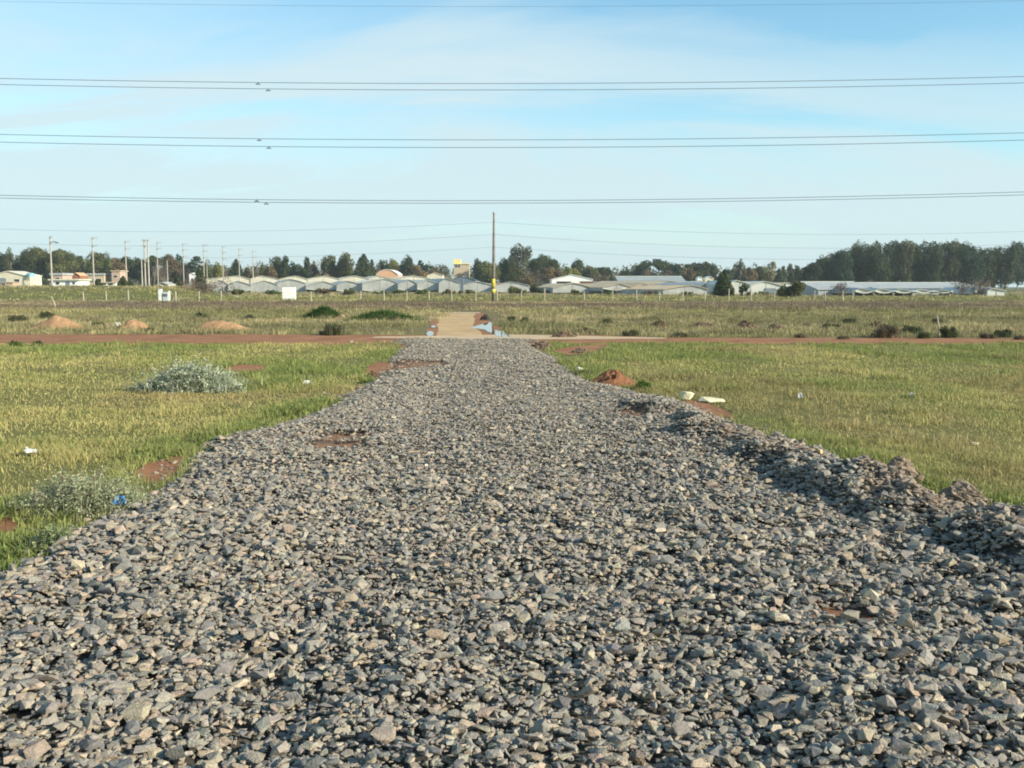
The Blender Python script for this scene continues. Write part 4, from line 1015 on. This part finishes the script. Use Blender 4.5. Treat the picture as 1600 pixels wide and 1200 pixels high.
PL = []
def street_pole(px, top, D, arms, phrase, lamp=False, thin=1.0, mat='concrete'):
    x, zt = at(px, top, D); zb = float(terrain(x, D)); h = zt - zb
    t = thing('street_pole', phrase, 'pole', (x, D, zb), 0, 'poles along the street by the houses')
    r = max(.13, D / F * 0.85) * thin
    MB().tube([(0, 0, -.3), (0, 0, h)], [r * 1.15, r * .8], 10).build('shaft', M[mat], t)
    for (dy_px, lpx) in arms:
        z = h - dy_px * D / F - 0.02; l = lpx * D / F; a = D / F * 0.22
        am = MB().box(-.3, l, -r - .12, -r - .002, z - a, z + a).build('crossarm', M['palewood'], t)
        for k in range(3):
            xx = l * (0.25 + 0.36 * k); MB().tube([(xx, -r - .06, z + a + .004), (xx, -r - .06, z + a + .28)], [.06, .05], 6).build('insulator', M['metal'], am)
    if lamp:
        z = h - 9 * D / F; l = 12 * D / F
        MB().tube([(0, -.2, z), (l * .6, -.2, z + .25), (l * .8, -.2, z + .1)], .07, 6).build('lamp_arm', M['metal'], t)
        MB().box(l * .78, l * 1.1, -.38, -.02, z - .12, z + .1).build('lamp_head', M['metal'], t, bevel=.03)
    PL.append((phrase, px, t)); return t
street_pole(78, 370, 200, [(1, 4), (9.5, 9)], 'street pole with a lamp arm in front of the low white house', True, 1.25)
street_pole(144, 371, 200, [(1.5, 8), (13.5, 8)], 'concrete street pole with two crossarms beside the grey-roofed house')
street_pole(195.5, 377, 220, [(1, 8), (12, 8)], 'concrete street pole with two crossarms beside the pink-walled house')
for (px, top, D, l) in [(245, 379, 230, 7), (285.5, 381, 242, 7), (317.5, 382.5, 250, 7), (347.5, 385, 258, 7), (373, 389, 280, 6), (394.5, 392.5, 296, 6)]:
    street_pole(px, top, D, [(0.8, l), (10, l)] + ([(20, l)] if px > 280 else []), 'thin street pole with short crossarms receding behind the greenhouses', thin=0.8)
street_pole(221, 406, 195, [], 'short bare concrete post beside the twin poles', thin=0.95)
street_pole(261, 407, 225, [], 'short bare post behind the meter box', thin=.8)
street_pole(323, 407, 245, [], 'short bare post beside the tall pointed conifer', thin=.7)
# twin pole with rungs
D = 200; x0, zt = at(225, 374, D); x1 = at(230.5, 374, D)[0]; zb = float(terrain(x0, D)); h = zt - zb; d = x1 - x0
t = thing('twin_pole', 'pair of concrete poles joined by crossbars carrying the street line', 'pole', (x0, D, zb), 0, 'poles along the street by the houses')
for xx in (0, d): MB().tube([(xx, 0, -.3), (xx, 0, h)], [.17, .12], 10).build('shaft', M['concrete'], t)
for z, a, b in ((h - .15, -.5, d + .4), (h - 1.25, -.55, d + .1), (h - 4.3, 0.13, d - .13)):
    MB().box(a, b, -.32, -.18, z - .08, z + .08).build('crossarm', M['palewood'], t)
ordinal_labels(PL)

# ------------------------------------------------------------------ overhead lines
def wire(label, pts, rad, dampers=(), group=None):
    """pts on the wire, origin at its first point"""
    pts = [Vector(p) for p in pts]; o0 = pts[0].copy()
    t = thing('overhead_wire', label, 'wire', o0, 0, group)
    MB().tube([p - o0 for p in pts], rad, 6).build('conductor', M['wire'], t, True)
    for q in dampers:
        q = Vector(q) - o0
        mb = MB(); mb.tube([q + Vector((-.15, 0, -.12)), q + Vector((.15, 0, -.12))], .02, 6)
        for s in (-1, 1): mb.tube([q + Vector((s * .18, 0, -.12)), q + Vector((s * .08, 0, -.12))], [.06, .05], 8)
        mb.box(q.x - .04, q.x + .04, q.y - .04, q.y + .04, q.z - .12, q.z + .03)
        mb.build('damper', M['wire'], t)
    return t
def para(p0, p1, p2):
    c = np.polyfit([q[0] for q in (p0, p1, p2)], [q[1] for q in (p0, p1, p2)], 2); return lambda x: float(np.polyval(c, x))
HV = [('upper nearer', 'highest pair', 90.0, (0, 122.5), (700, 130.5), (1600, 119.5), 403), ('lower farther', 'highest pair', 90.6, (0, 132), (700, 140.5), (1600, 129.5), 419),
      ('upper nearer', 'middle pair', 90.0, (0, 210), (700, 218.5), (1600, 207.5), 405), ('lower farther', 'middle pair', 90.6, (0, 222), (700, 230.5), (1600, 218.8), 420),
      ('upper nearer', 'lowest pair', 90.0, (0, 305), (700, 313.5), (1600, 299.8), 401), ('lower farther', 'lowest pair', 90.6, (0, 309.5), (700, 317.5), (1600, 304.5), 416)]
for pos, pair, D, a, b, c, dx in HV:
    f = para(a, b, c); P = []
    for px in range(-700, 2301, 60):
        x, z = at(px, f(px), D); P.append((x, D, z))
    x, z = at(dx, f(dx), D)
    wire(f"{pos.split()[0]} conductor of the {pair} of transmission wires crossing the sky", P, 0.022, [(x, D, z - .03)], 'transmission wires crossing the sky')
for k, (D, a, b, c) in enumerate([(92, (0, 2), (700, 10), (1600, 1))]):
    f = para(a, b, c); P = [(at(px, f(px), D)[0], D, at(px, f(px), D)[1]) for px in range(-700, 2301, 60)]
    wire('single thin earth wire above the three pairs at the top of the sky', P, 0.009)
xp, yp, zp = POLE
for lev, (py, yl0, yl4, yr12, yr16) in zip(('top', 'middle', 'bottom'), ((347, 358, 361, 365.5, 361.5), (366, 380, 383, 387, 381), (386, 398, 402, 405, 400))):
    for side, (q1, q2), word in (('left', ((400, yl4), (0, yl0)), 'left'), ('right', ((1200, yr12), (1600, yr16)), 'right')):
        f = para((771.5, py), q1, q2); P = []
        for k in range(26):
            px = 771.5 + (k / 25.0) * (-1150 if side == 'left' else 1150)
            D = 107 - 0.26
            x, z = at(px, f(px), D); P.append((x, D, z))
        wire(f'{lev} thin wire running {word} from the yellow-banded pole', P, 0.0095, (), 'thin wires strung from the pole')

# ------------------------------------------------------------------ fence
t = thing('wire_fence', 'long wire fence with pale wooden posts across the back of the field', 'fence', (0, 111, 0))
FP = [130, 165, 200, 310, 345, 486, 563, 600, 635, 670, 706, 743, 777, 814, 851, 913, 957, 995, 1030, 1067, 1102, 1139, 1174, 1210, 1273, 1290, 1317, 1333]
for k, px in enumerate(FP):
    x, _ = at(px, 447, 111); hh_ = 1.10 + 0.18 * ((k * 7) % 5) / 5 + (0.25 if px in (1139, 851) else 0)
    zb = 0.0
    o = MB().tube([(x, 0, -.2), (x + 0.05 * ((k * 3) % 5 - 2) / 2, 0, hh_)], [.075, .062], 8).build('post', M['palewood'], t)
mb = MB()
x0 = at(60, 447, 111)[0]; x1 = at(1345, 447, 111)[0]
for z in (0.35, 0.65, 0.95):
    mb.tube([(x0 + (x1 - x0) * k / 40, -.08, z + .02 * math.sin(k * 2.1)) for k in range(41)], .005, 5)
mb.build('fence_wire', M['wire'], t)

# gate pillar, meter box, brace post
x, _ = at(250, 447, 112)
t = thing('gate_pillar', 'white gate pillar beside the grey meter box at the fence', 'pillar', (x, 112, 0))
MB().box(-.17, .17, -.17, .17, -.1, 1.3).build('shaft', M['white'], t, bevel=.015); MB().box(-.2, .2, -.2, .2, 1.304, 1.38).build('cap', M['white'], t)
x, _ = at(258.5, 447, 112)
t = thing('meter_box', 'pale blue-grey meter cabinet between pillars at the fence', 'cabinet', (x, 112, 0))
M['palegrey'] = noise_mat('pale_grey_paint', (0.45, 0.52, 0.54), (0.55, 0.62, 0.62), 2, .7)
MB().box(-.28, .28, -.2, .2, -.1, 1.05).build('body', M['palegrey'], t, bevel=.02)
MB().box(-.24, .24, -.235, -.203, .55, .85).build('door', M['metal'], t)
MB().box(.32, .46, -.1, .1, -.1, 1.15).build('post', M['white'], t)
x, _ = at(274, 447, 112)
t = thing('brace_post', 'pale fence post propped by two slanting braces', 'post', (x, 112, 0))
MB().tube([(0, 0, -.2), (0, 0, 1.1)], .075, 8).build('post', M['palewood'], t)
for s in (-1, 1): MB().tube([(s * .42, 0, -.05), (s * .06, 0, .6)], .045, 6).build('brace', M['palewood'], t)
x, y = ground(288, 469)
o = MB().tube([(-.55, 0, .2), (.55, .05, .23)], .06, 8).build('rail', M['palewood']); o.location = (x, y, 0); tag(o, 'pale wooden rail lying low beside the braced post', 'rail')

# white sign board / cabinet
xa, ya = ground(451, 469.5); ht = at(450, 449, ya)[1]; W = 10.3 * ya / F
t = thing('white_cabinet', 'plain white box standing alone in the field before the fence', 'box', (xa, ya, 0))
MB().box(-W, W, 0, .55, .10, ht).build('body', M['white'], t, bevel=.05)
MB().box(-W * .88, W * .88, .06, .5, -.1, .096).build('plinth', M['concrete'], t)
MB().box(-W * .94, W * .94, -.012, -.003, .18, ht - .1).build('front_panel', M['white'], t)

# sticks
def stick(px0, py0, px1, py1, label, r=.03):
    x0, y0 = ground(px0, py0); x1, z1 = at(px1, py1, y0)
    o = MB().tube([(0, 0, -.05), ((x1 - x0) * .5 + .02, 0.02, z1 * .5), (x1 - x0, 0, z1)], [r, r * .85, r * .6], 7).build('stick', M['palewood'])
    o.location = (x0, y0, 0); return tag(o, label, 'stick')
stick(1468, 526, 1464.5, 493, 'tall pale slanting stick among the bushes beyond the red road', .035)
stick(87, 480, 80, 463, 'slanting bare stick in the field below the lamp pole', .05)
stick(1318, 470, 1316, 457, 'short pale stake at the edge of the weeds before the torn greenhouse', .07)
stick(1198, 694, 1198, 668, 'thin upright stalk in the grass by the trampled patch', .004)

# ------------------------------------------------------------------ earth mounds, clods
def mound(name, label, px, base_py, hw_px, h_px, col, rough=0.25, depth=0.8, seed=0, cat='mound', weeds=None, lumps=0):
    x, y = ground(px, base_py); k = y / F; w = hw_px * k; h = h_px * k
    n = 34; g = np.linspace(-1.05, 1.05, n); GX, GY = np.meshgrid(g, g)
    a = fbm(GX * 1.3 + seed, GY * 1.3, 3, seed + 3)
    r = np.sqrt(GX ** 2 + GY ** 2) * (0.85 + 0.3 * a)
    z = h * (1 - sstep(0.0, 1.0, r)) ** 0.8 * (0.85 + 0.5 * (fbm(GX * 2.2, GY * 2.2, 3, seed) - 0.5)) + rough * h * (fbm(GX * 5, GY * 5, 3, seed + 1) - 0.5) * (r < 1) - 0.02 * (r > 0.97)
    Vv = np.stack([GX * w, GY * w * depth, z], -1).reshape(-1, 3)
    i = np.arange(n - 1)[None] + n * np.arange(n - 1)[:, None]
    Fq = np.stack([i, i + 1, i + 1 + n, i + n], -1).reshape(-1, 4)
    kc = np.asarray(col)[None] * (0.75 + 0.5 * fbm(GX * 6, GY * 6, 3, seed + 5).reshape(-1, 1))
    rs_ = np.random.default_rng(seed)
    Vl, Fl, Cl = [Vv], [], [kc]; off = len(Vv)
    if lumps:
        tv = stone_templates(6, 14, seed + 50)
        q = rs_.normal(size=(lumps, 2)) * 0.42; lx, ly = q[:, 0], q[:, 1]
        lz = np.interp(np.hypot(lx, ly), [0, 1.0], [h * .85, 0.0])
        v, f, c = scatter_stones(lx * w, ly * w * depth, lz, (min(h, 0.14) if y < 12 else h) * (0.35 + 0.5 * rs_.random(lumps)), tv, rs_, 0.8)
        Vl.append(v); Fl.append(f + off); Cl.append(np.asarray(col)[None] * (0.6 + 0.8 * rs_.random((len(v), 1))))
    zb = max(0.0, float(road_h(x, y)) - 0.03) if y < 30 else 0.0
    if weeds is None:
        o = npmesh(name, np.concatenate(Vl), [Fq] + Fl, M['clod'], np.concatenate(Cl), smooth=False)
        o.location = (x, y + w * depth * 0.3, zb); return tag(o, label, cat)
    t = thing(name, label, cat, (x, y + w * depth * .3, zb))
    npmesh('soil', np.concatenate(Vl), [Fq] + Fl, M['clod'], np.concatenate(Cl), parent=t)
    nb, hh2, c0 = weeds
    u = rs_.normal(size=(nb, 2)) * 0.42; rr_ = np.hypot(u[:, 0], u[:, 1])
    P = np.stack([u[:, 0] * w, u[:, 1] * w * depth, h * np.clip(1 - rr_, 0, 1) ** 1.2 * .9], -1)
    cc = np.asarray(c0)[None] * (0.6 + 0.8 * rs_.random((nb, 1)))
    v, f, c = blades(P, hh2 * (0.4 + 0.8 * rs_.random(nb)), np.full(nb, k * .9), rs_, 0.8, cc)
    npmesh('weeds', v, f, M['grass'], c, parent=t)
    return t
RD = (0.36, 0.22, 0.12); TN = (0.46, 0.31, 0.19); DKS = (0.13, 0.09, 0.065)
mound('earth_mound', 'smooth orange-brown earth mound farthest from the road crossing', 88, 514, 47, 21, RD, .12, .7, 1)
mound('earth_mound', 'low orange-brown earth mound with white litter at its foot', 208, 515, 32, 17, RD, .2, .7, 2)
mound('earth_mound', 'wide uneven orange-brown earth mound nearest the green weeds', 342, 516, 50, 17, RD, .25, .7, 3)
mound('earth_mound', 'small pale sand heap between the two green weedy mounds', 533, 499, 12, 11, TN, .15, .8, 4)
mound('weedy_mound', 'higher green weed-covered mound left of the pale sand heap', 505, 499, 34, 17, (0.12, .11, .05), .2, .6, 5, 'mound', (1500, .35, (0.055, 0.115, 0.03)))
mound('weedy_mound', 'long green weed-covered mound between sand heap and puddles', 598, 501, 58, 13, (0.14, .11, .06), .2, .5, 6, 'mound', (1700, .3, (0.06, 0.12, 0.03)))
mound('earth_mound', 'fresh red earth mound beside the gravel near the leafy plant', 960, 605, 50, 30, (0.20, 0.095, 0.052), .3, .7, 7, lumps=14)
mound('clod_heap', 'dark clods beside the crossing on the far side of the red road', 880, 527, 20, 10, DKS, .5, .6, 8, 'clods', lumps=40)
mound('clod_heap', 'dark turned clods where gravel meets the red road', 848, 545, 22, 13, (0.15, .11, .08), .5, .7, 9, 'clods', lumps=50)
mound('clod_heap', 'brown clods on the bare soil beside the gravel mouth', 908, 552, 22, 9, (0.17, .12, .085), .5, .6, 10, 'clods', lumps=40)
mound('weedy_mound', 'small greenish mound in the field behind the dark clods', 947, 507, 15, 7, DKS, .3, .6, 11, 'mound', (260, .16, (0.10, .12, .05)))
mound('weedy_mound', 'broad brown mound in the field, weeds over its top', 1032, 513, 25, 12, (0.13, .095, .06), .3, .5, 12, 'mound', (300, .14, (0.13, .12, .06)))
for k, (px, py, w, h) in enumerate([(1095, 513, 25, 11), (1165, 513, 20, 13), (1212, 515, 16, 10), (1372, 511, 18, 10), (1262, 510, 14, 6), (1290, 513, 12, 7)]):
    mound('clod_heap', ['wide low heap of dark clods beside the broad brown mound', 'taller heap of dark clods in the ploughed row', 'dark clod heap at the start of the bush row', 'dark clod heap just behind the brownish bush', 'flattened clod heap in the middle of the ploughed row', 'small clod heap next to the flattened one'][k],
          px, py, w, h, DKS, .5, .5, 13 + k, 'clods', lumps=50)
mound('clod_heap', 'soil heap of stones and clods shading the gravel edge', 1408, 757, 42, 50, (0.22, .17, .125), .12, .6, 30, 'clods', lumps=170)
mound('clod_heap', 'long heap of stones and clods at the gravel edge nearest the viewer', 1505, 796, 56, 46, (0.23, .185, .14), .12, .6, 31, 'clods', lumps=240)
mound('clod_heap', 'small dark clods at the left edge of the gravel mouth', 582, 592, 16, 12, (0.14, .09, .06), .5, .7, 32, 'clods', lumps=30)
mound('clod_heap', 'red-brown clods at the left corner of the gravel mouth', 629, 545, 10, 6, (0.17, .09, .055), .5, .7, 33, 'clods', lumps=20)
mound('stump', 'dark uprooted stump lying beside the far puddle', 758, 500, 9, 9, (0.05, .045, .04), .6, .9, 34, 'stump', lumps=30)

# ------------------------------------------------------------------ field bushes
BL = []
def bush(px, base_py, hw_px, h_px, col, phrase, seed):
    x, y = ground(px, base_py); k = y / F; w = hw_px * k; h = h_px * k; rs_ = np.random.default_rng(seed)
    cs, rr = [], []
    for i in range(16):
        a = rs_.random() * 6.283; q = w * rs_.random() ** .6 * .72
        cs.append((math.cos(a) * q, math.sin(a) * q * .8, h * (.15 + .62 * rs_.random() * (1 - .5 * (q / w) ** 2)))); rr.append(min(w, h) * (.2 + .16 * rs_.random()))
    v, f, c = clump_cloud(cs, rr, 7.0, max(.02, k * 1.2), rs_, col, .2)
    n = 240; P = np.stack([rs_.normal(size=n) * w * .45, rs_.normal(size=n) * w * .4, np.zeros(n)], -1)
    v2, f2, c2 = blades(P, h * (.5 + .6 * rs_.random(n)), np.full(n, k * .55), rs_, .5, np.asarray(col)[None] * (.8 + .9 * rs_.random((n, 1))))
    f2 = f2 + len(v)
    o = npmesh('bush', np.concatenate([v, v2]), [f, f2], M['leaf'], np.concatenate([c, c2])); o.location = (x, y, 0)
    tag(o, phrase, 'bush', 'bushes on the field beyond the red road'); BL.append((phrase, px, o))
GB, GN, BR = (0.085, 0.09, 0.05), (0.07, 0.085, 0.04), (0.13, 0.105, 0.07)
bush(1385, 528, 23, 24, BR, 'tall brownish bush behind the red road', 1); bush(1424, 521, 18, 14, GN, 'wide dark green bush beyond the brownish bush', 2)
bush(1464, 507, 9, 12, GB, 'small green bush farther back beside the tall slanting stick', 3); bush(1482, 528, 15, 21, GN, 'rounded dark green bush right of the slanting stick', 4)
bush(1544, 529, 13, 10, BR, 'low brownish bush near the last dark bush', 5); bush(1567, 527, 15, 14, GN, 'dark green bush on the roadside past the low brownish one', 6)
bush(1592, 531, 8, 8, BR, 'tiny brown bush at the right border of the photo', 7); bush(1328, 507, 14, 12, GB, 'grey-green bush between clod heaps', 8)
bush(1442, 529, 10, 12, GN, 'small dark bush left of the slanting stick', 9); bush(1300, 514, 16, 10, GB, 'flat grey-green bush among the clods', 10)
bush(1250, 528, 9, 8, BR, 'small brown bush close to the red road under the clod row', 11); bush(1318, 530, 10, 7, BR, 'low brown tuft at the road edge below the grey-green bush', 12)
bush(28, 503, 16, 12, GB, 'grey-green bush left of the smooth earth mound', 13); bush(74, 499, 15, 12, GN, 'dark bush rising behind the smooth earth mound', 14)
bush(316, 499, 10, 13, GN, 'round dark bush behind the wide earth mound', 15); bush(389, 500, 8, 9, GB, 'small round bush beyond the end of the wide mound', 16)
bush(521, 524, 18, 24, GB, 'tall straggly grey-green bush by the red road before the weedy mound', 17); bush(505, 524, 8, 9, BR, 'little brown bush at the foot of the straggly bush', 18)
bush(153, 511, 13, 9, GN, 'low green bush between the first two earth mounds', 19); bush(236, 518, 12, 7, GN, 'low green bush below the littered mound', 20)
bush(820, 505, 8, 10, GN, 'small dark bush right of the far puddle', 21); bush(800, 502, 7, 9, GN, 'small dark bush nearest the uprooted stump', 22)
bush(1005, 612, 15, 20, (0.06, 0.13, 0.025), 'small bright leafy green plant beside the red earth mound', 23)
bush(25, 541, 12, 9, (0.09, .12, .04), 'fresh green tuft in the grass near the red road', 24); bush(59, 540, 9, 8, GN, 'darker tuft in the grass near the red road', 25)
bush(1340, 585, 14, 8, BR, 'brownish weed tuft in the right grass field', 26) if False else None
bush(915, 520, 10, 10, BR, 'brown weedy bush right of the dark clods', 27); bush(985, 525, 14, 10, GB, 'grey-green roadside bush below the broad brown mound', 28); bush(1060, 527, 16, 9, GB, 'long low grey-green roadside bush', 29)
for o in bpy.data.objects:
    if o.name.startswith('bush') and 'grass' in o.get('label', ''): o['group'] = 'tufts in the grass field'

# ------------------------------------------------------------------ cut branches
def brush_pile(label, px, base_py, hw_px, h_px, n, col, col2, seed, depth=.6):
    x, y = ground(px, base_py); k = y / F; w = hw_px * k; h = h_px * k; rs_ = np.random.default_rng(seed)
    t = thing('brush_pile', label, 'brush pile', (x, y + w * depth * .3, 0))
    P, Nn, Cc = [], [], []; st = MB()
    for i in range(n):
        u = rs_.normal(size=2) * .40; r = math.hypot(*u)
        z0 = h * max(0.0, 1 - r * 0.95) * (0.2 + .75 * rs_.random())
        a = rs_.random() * 6.283; el = rs_.normal() * .45 + .2; L_ = w * (.25 + .35 * rs_.random()) * (1.0 if rs_.random() > .15 else 1.5)
        d = np.array([math.cos(a) * math.cos(el), math.sin(a) * math.cos(el), math.sin(el)])
        p0 = np.array([u[0] * w, u[1] * w * depth, z0 + .02]); m = 40
        tt = np.linspace(0.05, 1, m)
        sag = -0.25 * L_ * tt ** 2 
        q = p0 + d * (tt * L_)[:, None]; q[:, 2] = np.maximum(q[:, 2] + sag * .5, 0.01)
        P.append(q + rs_.normal(size=(m, 3)) * .02); Nn.append(np.tile([0, -0.3, .8], (m, 1)))
        Cc.append(mixc(col, col2, rs_.random(m)) * (.7 + .6 * rs_.random((m, 1))))
        if i % 3 == 0: st.tube([q[0], q[m // 2], q[-1]], [.008, .006, .003], 4)
    C = np.concatenate(P)
    v, f, c = leaf_quads(C, np.concatenate(Nn), 0.012 if y < 10 else 0.019, rs_, np.concatenate(Cc))
    npmesh('leaves', v, f, M['leaf'], c, parent=t); st.build('branches', M['twig'], t)
    nb = n * 16; u = rs_.normal(size=(nb, 2)) * .42; r = np.hypot(u[:, 0], u[:, 1])
    v, f, c = blades(np.stack([u[:, 0] * w, u[:, 1] * w * depth, h * np.clip(1 - r, 0, 1) * .8 * rs_.random(nb)], -1), h * (.25 + .55 * rs_.random(nb)), np.full(nb, .009 if y < 10 else .014), rs_, 1.3, mixc(col, col2, rs_.random(nb)))
    npmesh('stalks', v, f, M['leaf'], c, parent=t)
    return t
SG, SG2 = (0.30, 0.34, 0.22), (0.50, 0.53, 0.40)
brush_pile('pile of silvery green cut branches lying on the grass field', 296, 612, 70, 37, 320, SG, SG2, 1)
brush_pile('heap of wilted silvery green weeds at the near gravel edge', 126, 802, 100, 46, 230, (0.24, .27, .14), (0.44, .44, .29), 2)
brush_pile('small tangle of wilted green stalks under the larger weed heap', 85, 865, 40, 34, 90, (0.13, .18, .08), (0.28, .30, .16), 3)

# ------------------------------------------------------------------ litter
def scrap(label, px, py, wpx, hpx, mat, seed, name='plastic_scrap', cat='litter'):
    x, y = ground(px, py); k = y / F; w = wpx * k; h = hpx * k; n = 14
    g = np.linspace(-.5, .5, n); GX, GY = np.meshgrid(g, g)
    ang = np.arctan2(GY, GX); r = np.hypot(GX, GY)
    rad = .36 + .14 * np.sin(ang * 3 + seed) + .06 * np.sin(ang * 7 + seed * 2)
    z = h * (fbm(GX * 4 + seed, GY * 4, 3, seed) * 1.6 - .2) * (1 - sstep(rad * .8, rad * 1.25, r)) 
    s = np.minimum(1, rad / (r + 1e-6))
    Vv = np.stack([GX * s * w, GY * s * w * .8, np.clip(z, 0, None) + .035], -1).reshape(-1, 3)
    Vb = Vv.copy(); Vb[:, 2] -= .012
    i = np.arange(n - 1)[None] + n * np.arange(n - 1)[:, None]
    Fq = np.stack([i, i + 1, i + 1 + n, i + n], -1).reshape(-1, 4)
    o = npmesh(name, np.concatenate([Vv, Vb]), np.concatenate([Fq, Fq[:, ::-1] + n * n]), M[mat]); o.location = (x, y, max(0.02, float(road_h(x, y)) + .03) if y < 30 else 0)
    return tag(o, label, cat)
scrap('crumpled blue plastic bag between the wilted weeds and the gravel', 188, 803, 26, 11, 'blueplastic', 3, 'plastic_bag', 'bag')
scrap('white plastic scrap in the grass before the wilted weed heap', 47, 713, 24, 5, 'whiteplastic', 1)
scrap('white plastic scrap beside the green weeds near the gravel bend', 480, 604, 20, 5, 'whiteplastic', 2)
scrap('small white scrap in the trampled part of the right field', 1250, 626, 9, 6, 'whiteplastic', 4)
scrap('tiny pale scrap at the far end of the trampled patch', 1425, 623, 7, 4, 'whiteplastic', 5)
scrap('white litter at the foot of the low earth mound', 183, 510, 12, 6, 'whiteplastic', 6)
scrap('smaller white litter right of the low earth mound', 264, 512, 7, 4, 'whiteplastic', 7)
scrap('white speck of litter on the red dirt road', 550, 537, 5, 2, 'whiteplastic', 8)
scrap('yellowed foam scrap beside the cut branch pile', 364, 610, 13, 9, 'paleyellow', 9, 'foam_scrap')
scrap('pale plastic strip lying on the green strip behind the fence gap', 372, 464.5, 12, 2, 'whiteplastic', 10)
scrap('tiny white scrap on the grass beside the gravel mouth', 547, 536, 4, 2, 'whiteplastic', 11) if False else None

# ------------------------------------------------------------------ air
hm, hnt, hout = mat_new('pale_air')
pv = N(hnt, 'ShaderNodeVolumePrincipled'); pv.inputs['Density'].default_value = 0.00022; pv.inputs['Color'].default_value = (0.80, 0.92, 0.95, 1); pv.inputs['Anisotropy'].default_value = 0.2
hnt.links.new(pv.outputs[0], hout.inputs['Volume'])
tag(MB().box(-1250, 1250, -40, 1650, -1.5, 40).build('haze', hm), 'thin pale air over the fields', 'haze', kind='stuff')

# ------------------------------------------------------------------ light, sky, camera
EL, AZ = R(24), R(115)
S = Vector((math.sin(AZ) * math.cos(EL), math.cos(AZ) * math.cos(EL), math.sin(EL)))
sun = bpy.data.lights.new('sun', 'SUN'); sun.energy = 5.0; sun.angle = R(0.5); sun.color = (1.0, 0.89, 0.70)
so = bpy.data.objects.new('sun', sun); link(so); so.rotation_euler = (-S).to_track_quat('-Z', 'Y').to_euler()

w = bpy.data.worlds.new('World'); scene.world = w; w.use_nodes = True
nt = w.node_tree; nt.nodes.clear(); L = nt.links.new
out = N(nt, 'ShaderNodeOutputWorld'); bg = N(nt, 'ShaderNodeBackground'); bg.inputs['Strength'].default_value = 0.10
sky = N(nt, 'ShaderNodeTexSky', sky_type='NISHITA'); sky.sun_disc = False; sky.sun_elevation = EL; sky.sun_rotation = AZ
sky.air_density = 1.0; sky.dust_density = 0.6; sky.ozone_density = 2.0
tc = N(nt, 'ShaderNodeTexCoord'); sp = N(nt, 'ShaderNodeSeparateXYZ'); L(tc.outputs['Generated'], sp.inputs[0])
def math_(op, a, b=None, clamp=False):
    n = N(nt, 'ShaderNodeMath', operation=op); n.use_clamp = clamp
    for i, q in enumerate((a, b)):
        if q is None: continue
        if isinstance(q, (int, float)): n.inputs[i].default_value = q
        else: L(q, n.inputs[i])
    return n.outputs[0]
zc = math_('MAXIMUM', sp.outputs['Z'], 0.0); den = math_('ADD', zc, 0.34)
cu = math_('DIVIDE', sp.outputs['X'], den); cv = math_('DIVIDE', sp.outputs['Y'], den)
cb = N(nt, 'ShaderNodeCombineXYZ'); L(cu, cb.inputs[0]); L(cv, cb.inputs[1])
mp = N(nt, 'ShaderNodeMapping'); mp.inputs['Rotation'].default_value = (0, 0, R(-40)); mp.inputs['Scale'].default_value = (0.8, 2.6, 1); mp.inputs['Location'].default_value = (7.4, 2.9, 0)
L(cb.outputs[0], mp.inputs['Vector'])
nz = N(nt, 'ShaderNodeTexNoise'); nz.inputs['Scale'].default_value = 1.1; nz.inputs['Detail'].default_value = 9; nz.inputs['Roughness'].default_value = 0.58; nz.inputs['Distortion'].default_value = 0.6
L(mp.outputs[0], nz.inputs['Vector'])
mr = N(nt, 'ShaderNodeMapRange', interpolation_type='SMOOTHSTEP'); mr.inputs[1].default_value = 0.34; mr.inputs[2].default_value = 0.60
L(nz.outputs['Fac'], mr.inputs[0])
# thinner veil towards the upper right, thicker low down
hz = math_('SUBTRACT', 1.0, math_('MULTIPLY', zc, 3.4), True)
rt = math_('MULTIPLY', math_('MULTIPLY', math_('MAXIMUM', math_('ADD', sp.outputs['X'], 0.02), 0.0), zc), 9.0)
lowc = math_('SUBTRACT', 1.55, math_('MULTIPLY', zc, 3.0), True)
veil = math_('ADD', math_('MULTIPLY', math_('MULTIPLY', mr.outputs[0], lowc), 0.85), math_('MULTIPLY', math_('POWER', hz, 1.5), 0.95))
veil = math_('SUBTRACT', math_('ADD', veil, math_('MULTIPLY', lowc, 0.12)), rt, True)
tint = N(nt, 'ShaderNodeMix', data_type='RGBA', blend_type='MULTIPLY'); tint.inputs[0].default_value = 1.0
L(sky.outputs[0], tint.inputs[6]); tint.inputs[7].default_value = (1.10, 1.45, 1.38, 1)
mx = N(nt, 'ShaderNodeMix', data_type='RGBA'); L(math_('MULTIPLY', veil, 0.9), mx.inputs[0]); L(tint.outputs[2], mx.inputs[6]); mx.inputs[7].default_value = (4.55, 5.6, 5.95, 1)
L(mx.outputs[2], bg.inputs['Color']); L(bg.outputs[0], out.inputs[0])

cam = bpy.data.cameras.new('camera'); co = bpy.data.objects.new('camera', cam); link(co)
cam.sensor_width = 36; cam.lens = F / 1600 * 36; cam.clip_start = 0.05; cam.clip_end = 12000
co.location = (0, 0, H); co.rotation_euler = (math.pi / 2 - PITCH, 0, 0)
scene.camera = co
vs = scene.view_settings
scene.display_settings.display_device = 'sRGB'
vs.view_transform = 'Standard'; vs.look = 'None'; vs.exposure = 0.6; vs.gamma = 1.0; vs.use_curve_mapping = False
scene.cycles.max_bounces = 6; scene.cycles.diffuse_bounces = 3; scene.cycles.transparent_max_bounces = 4
scene.cycles.use_adaptive_sampling = True
try: scene.cycles.use_denoising = True; scene.cycles.denoiser = 'OPENIMAGEDENOISE'; scene.cycles.filter_width = 1.9
except Exception: pass
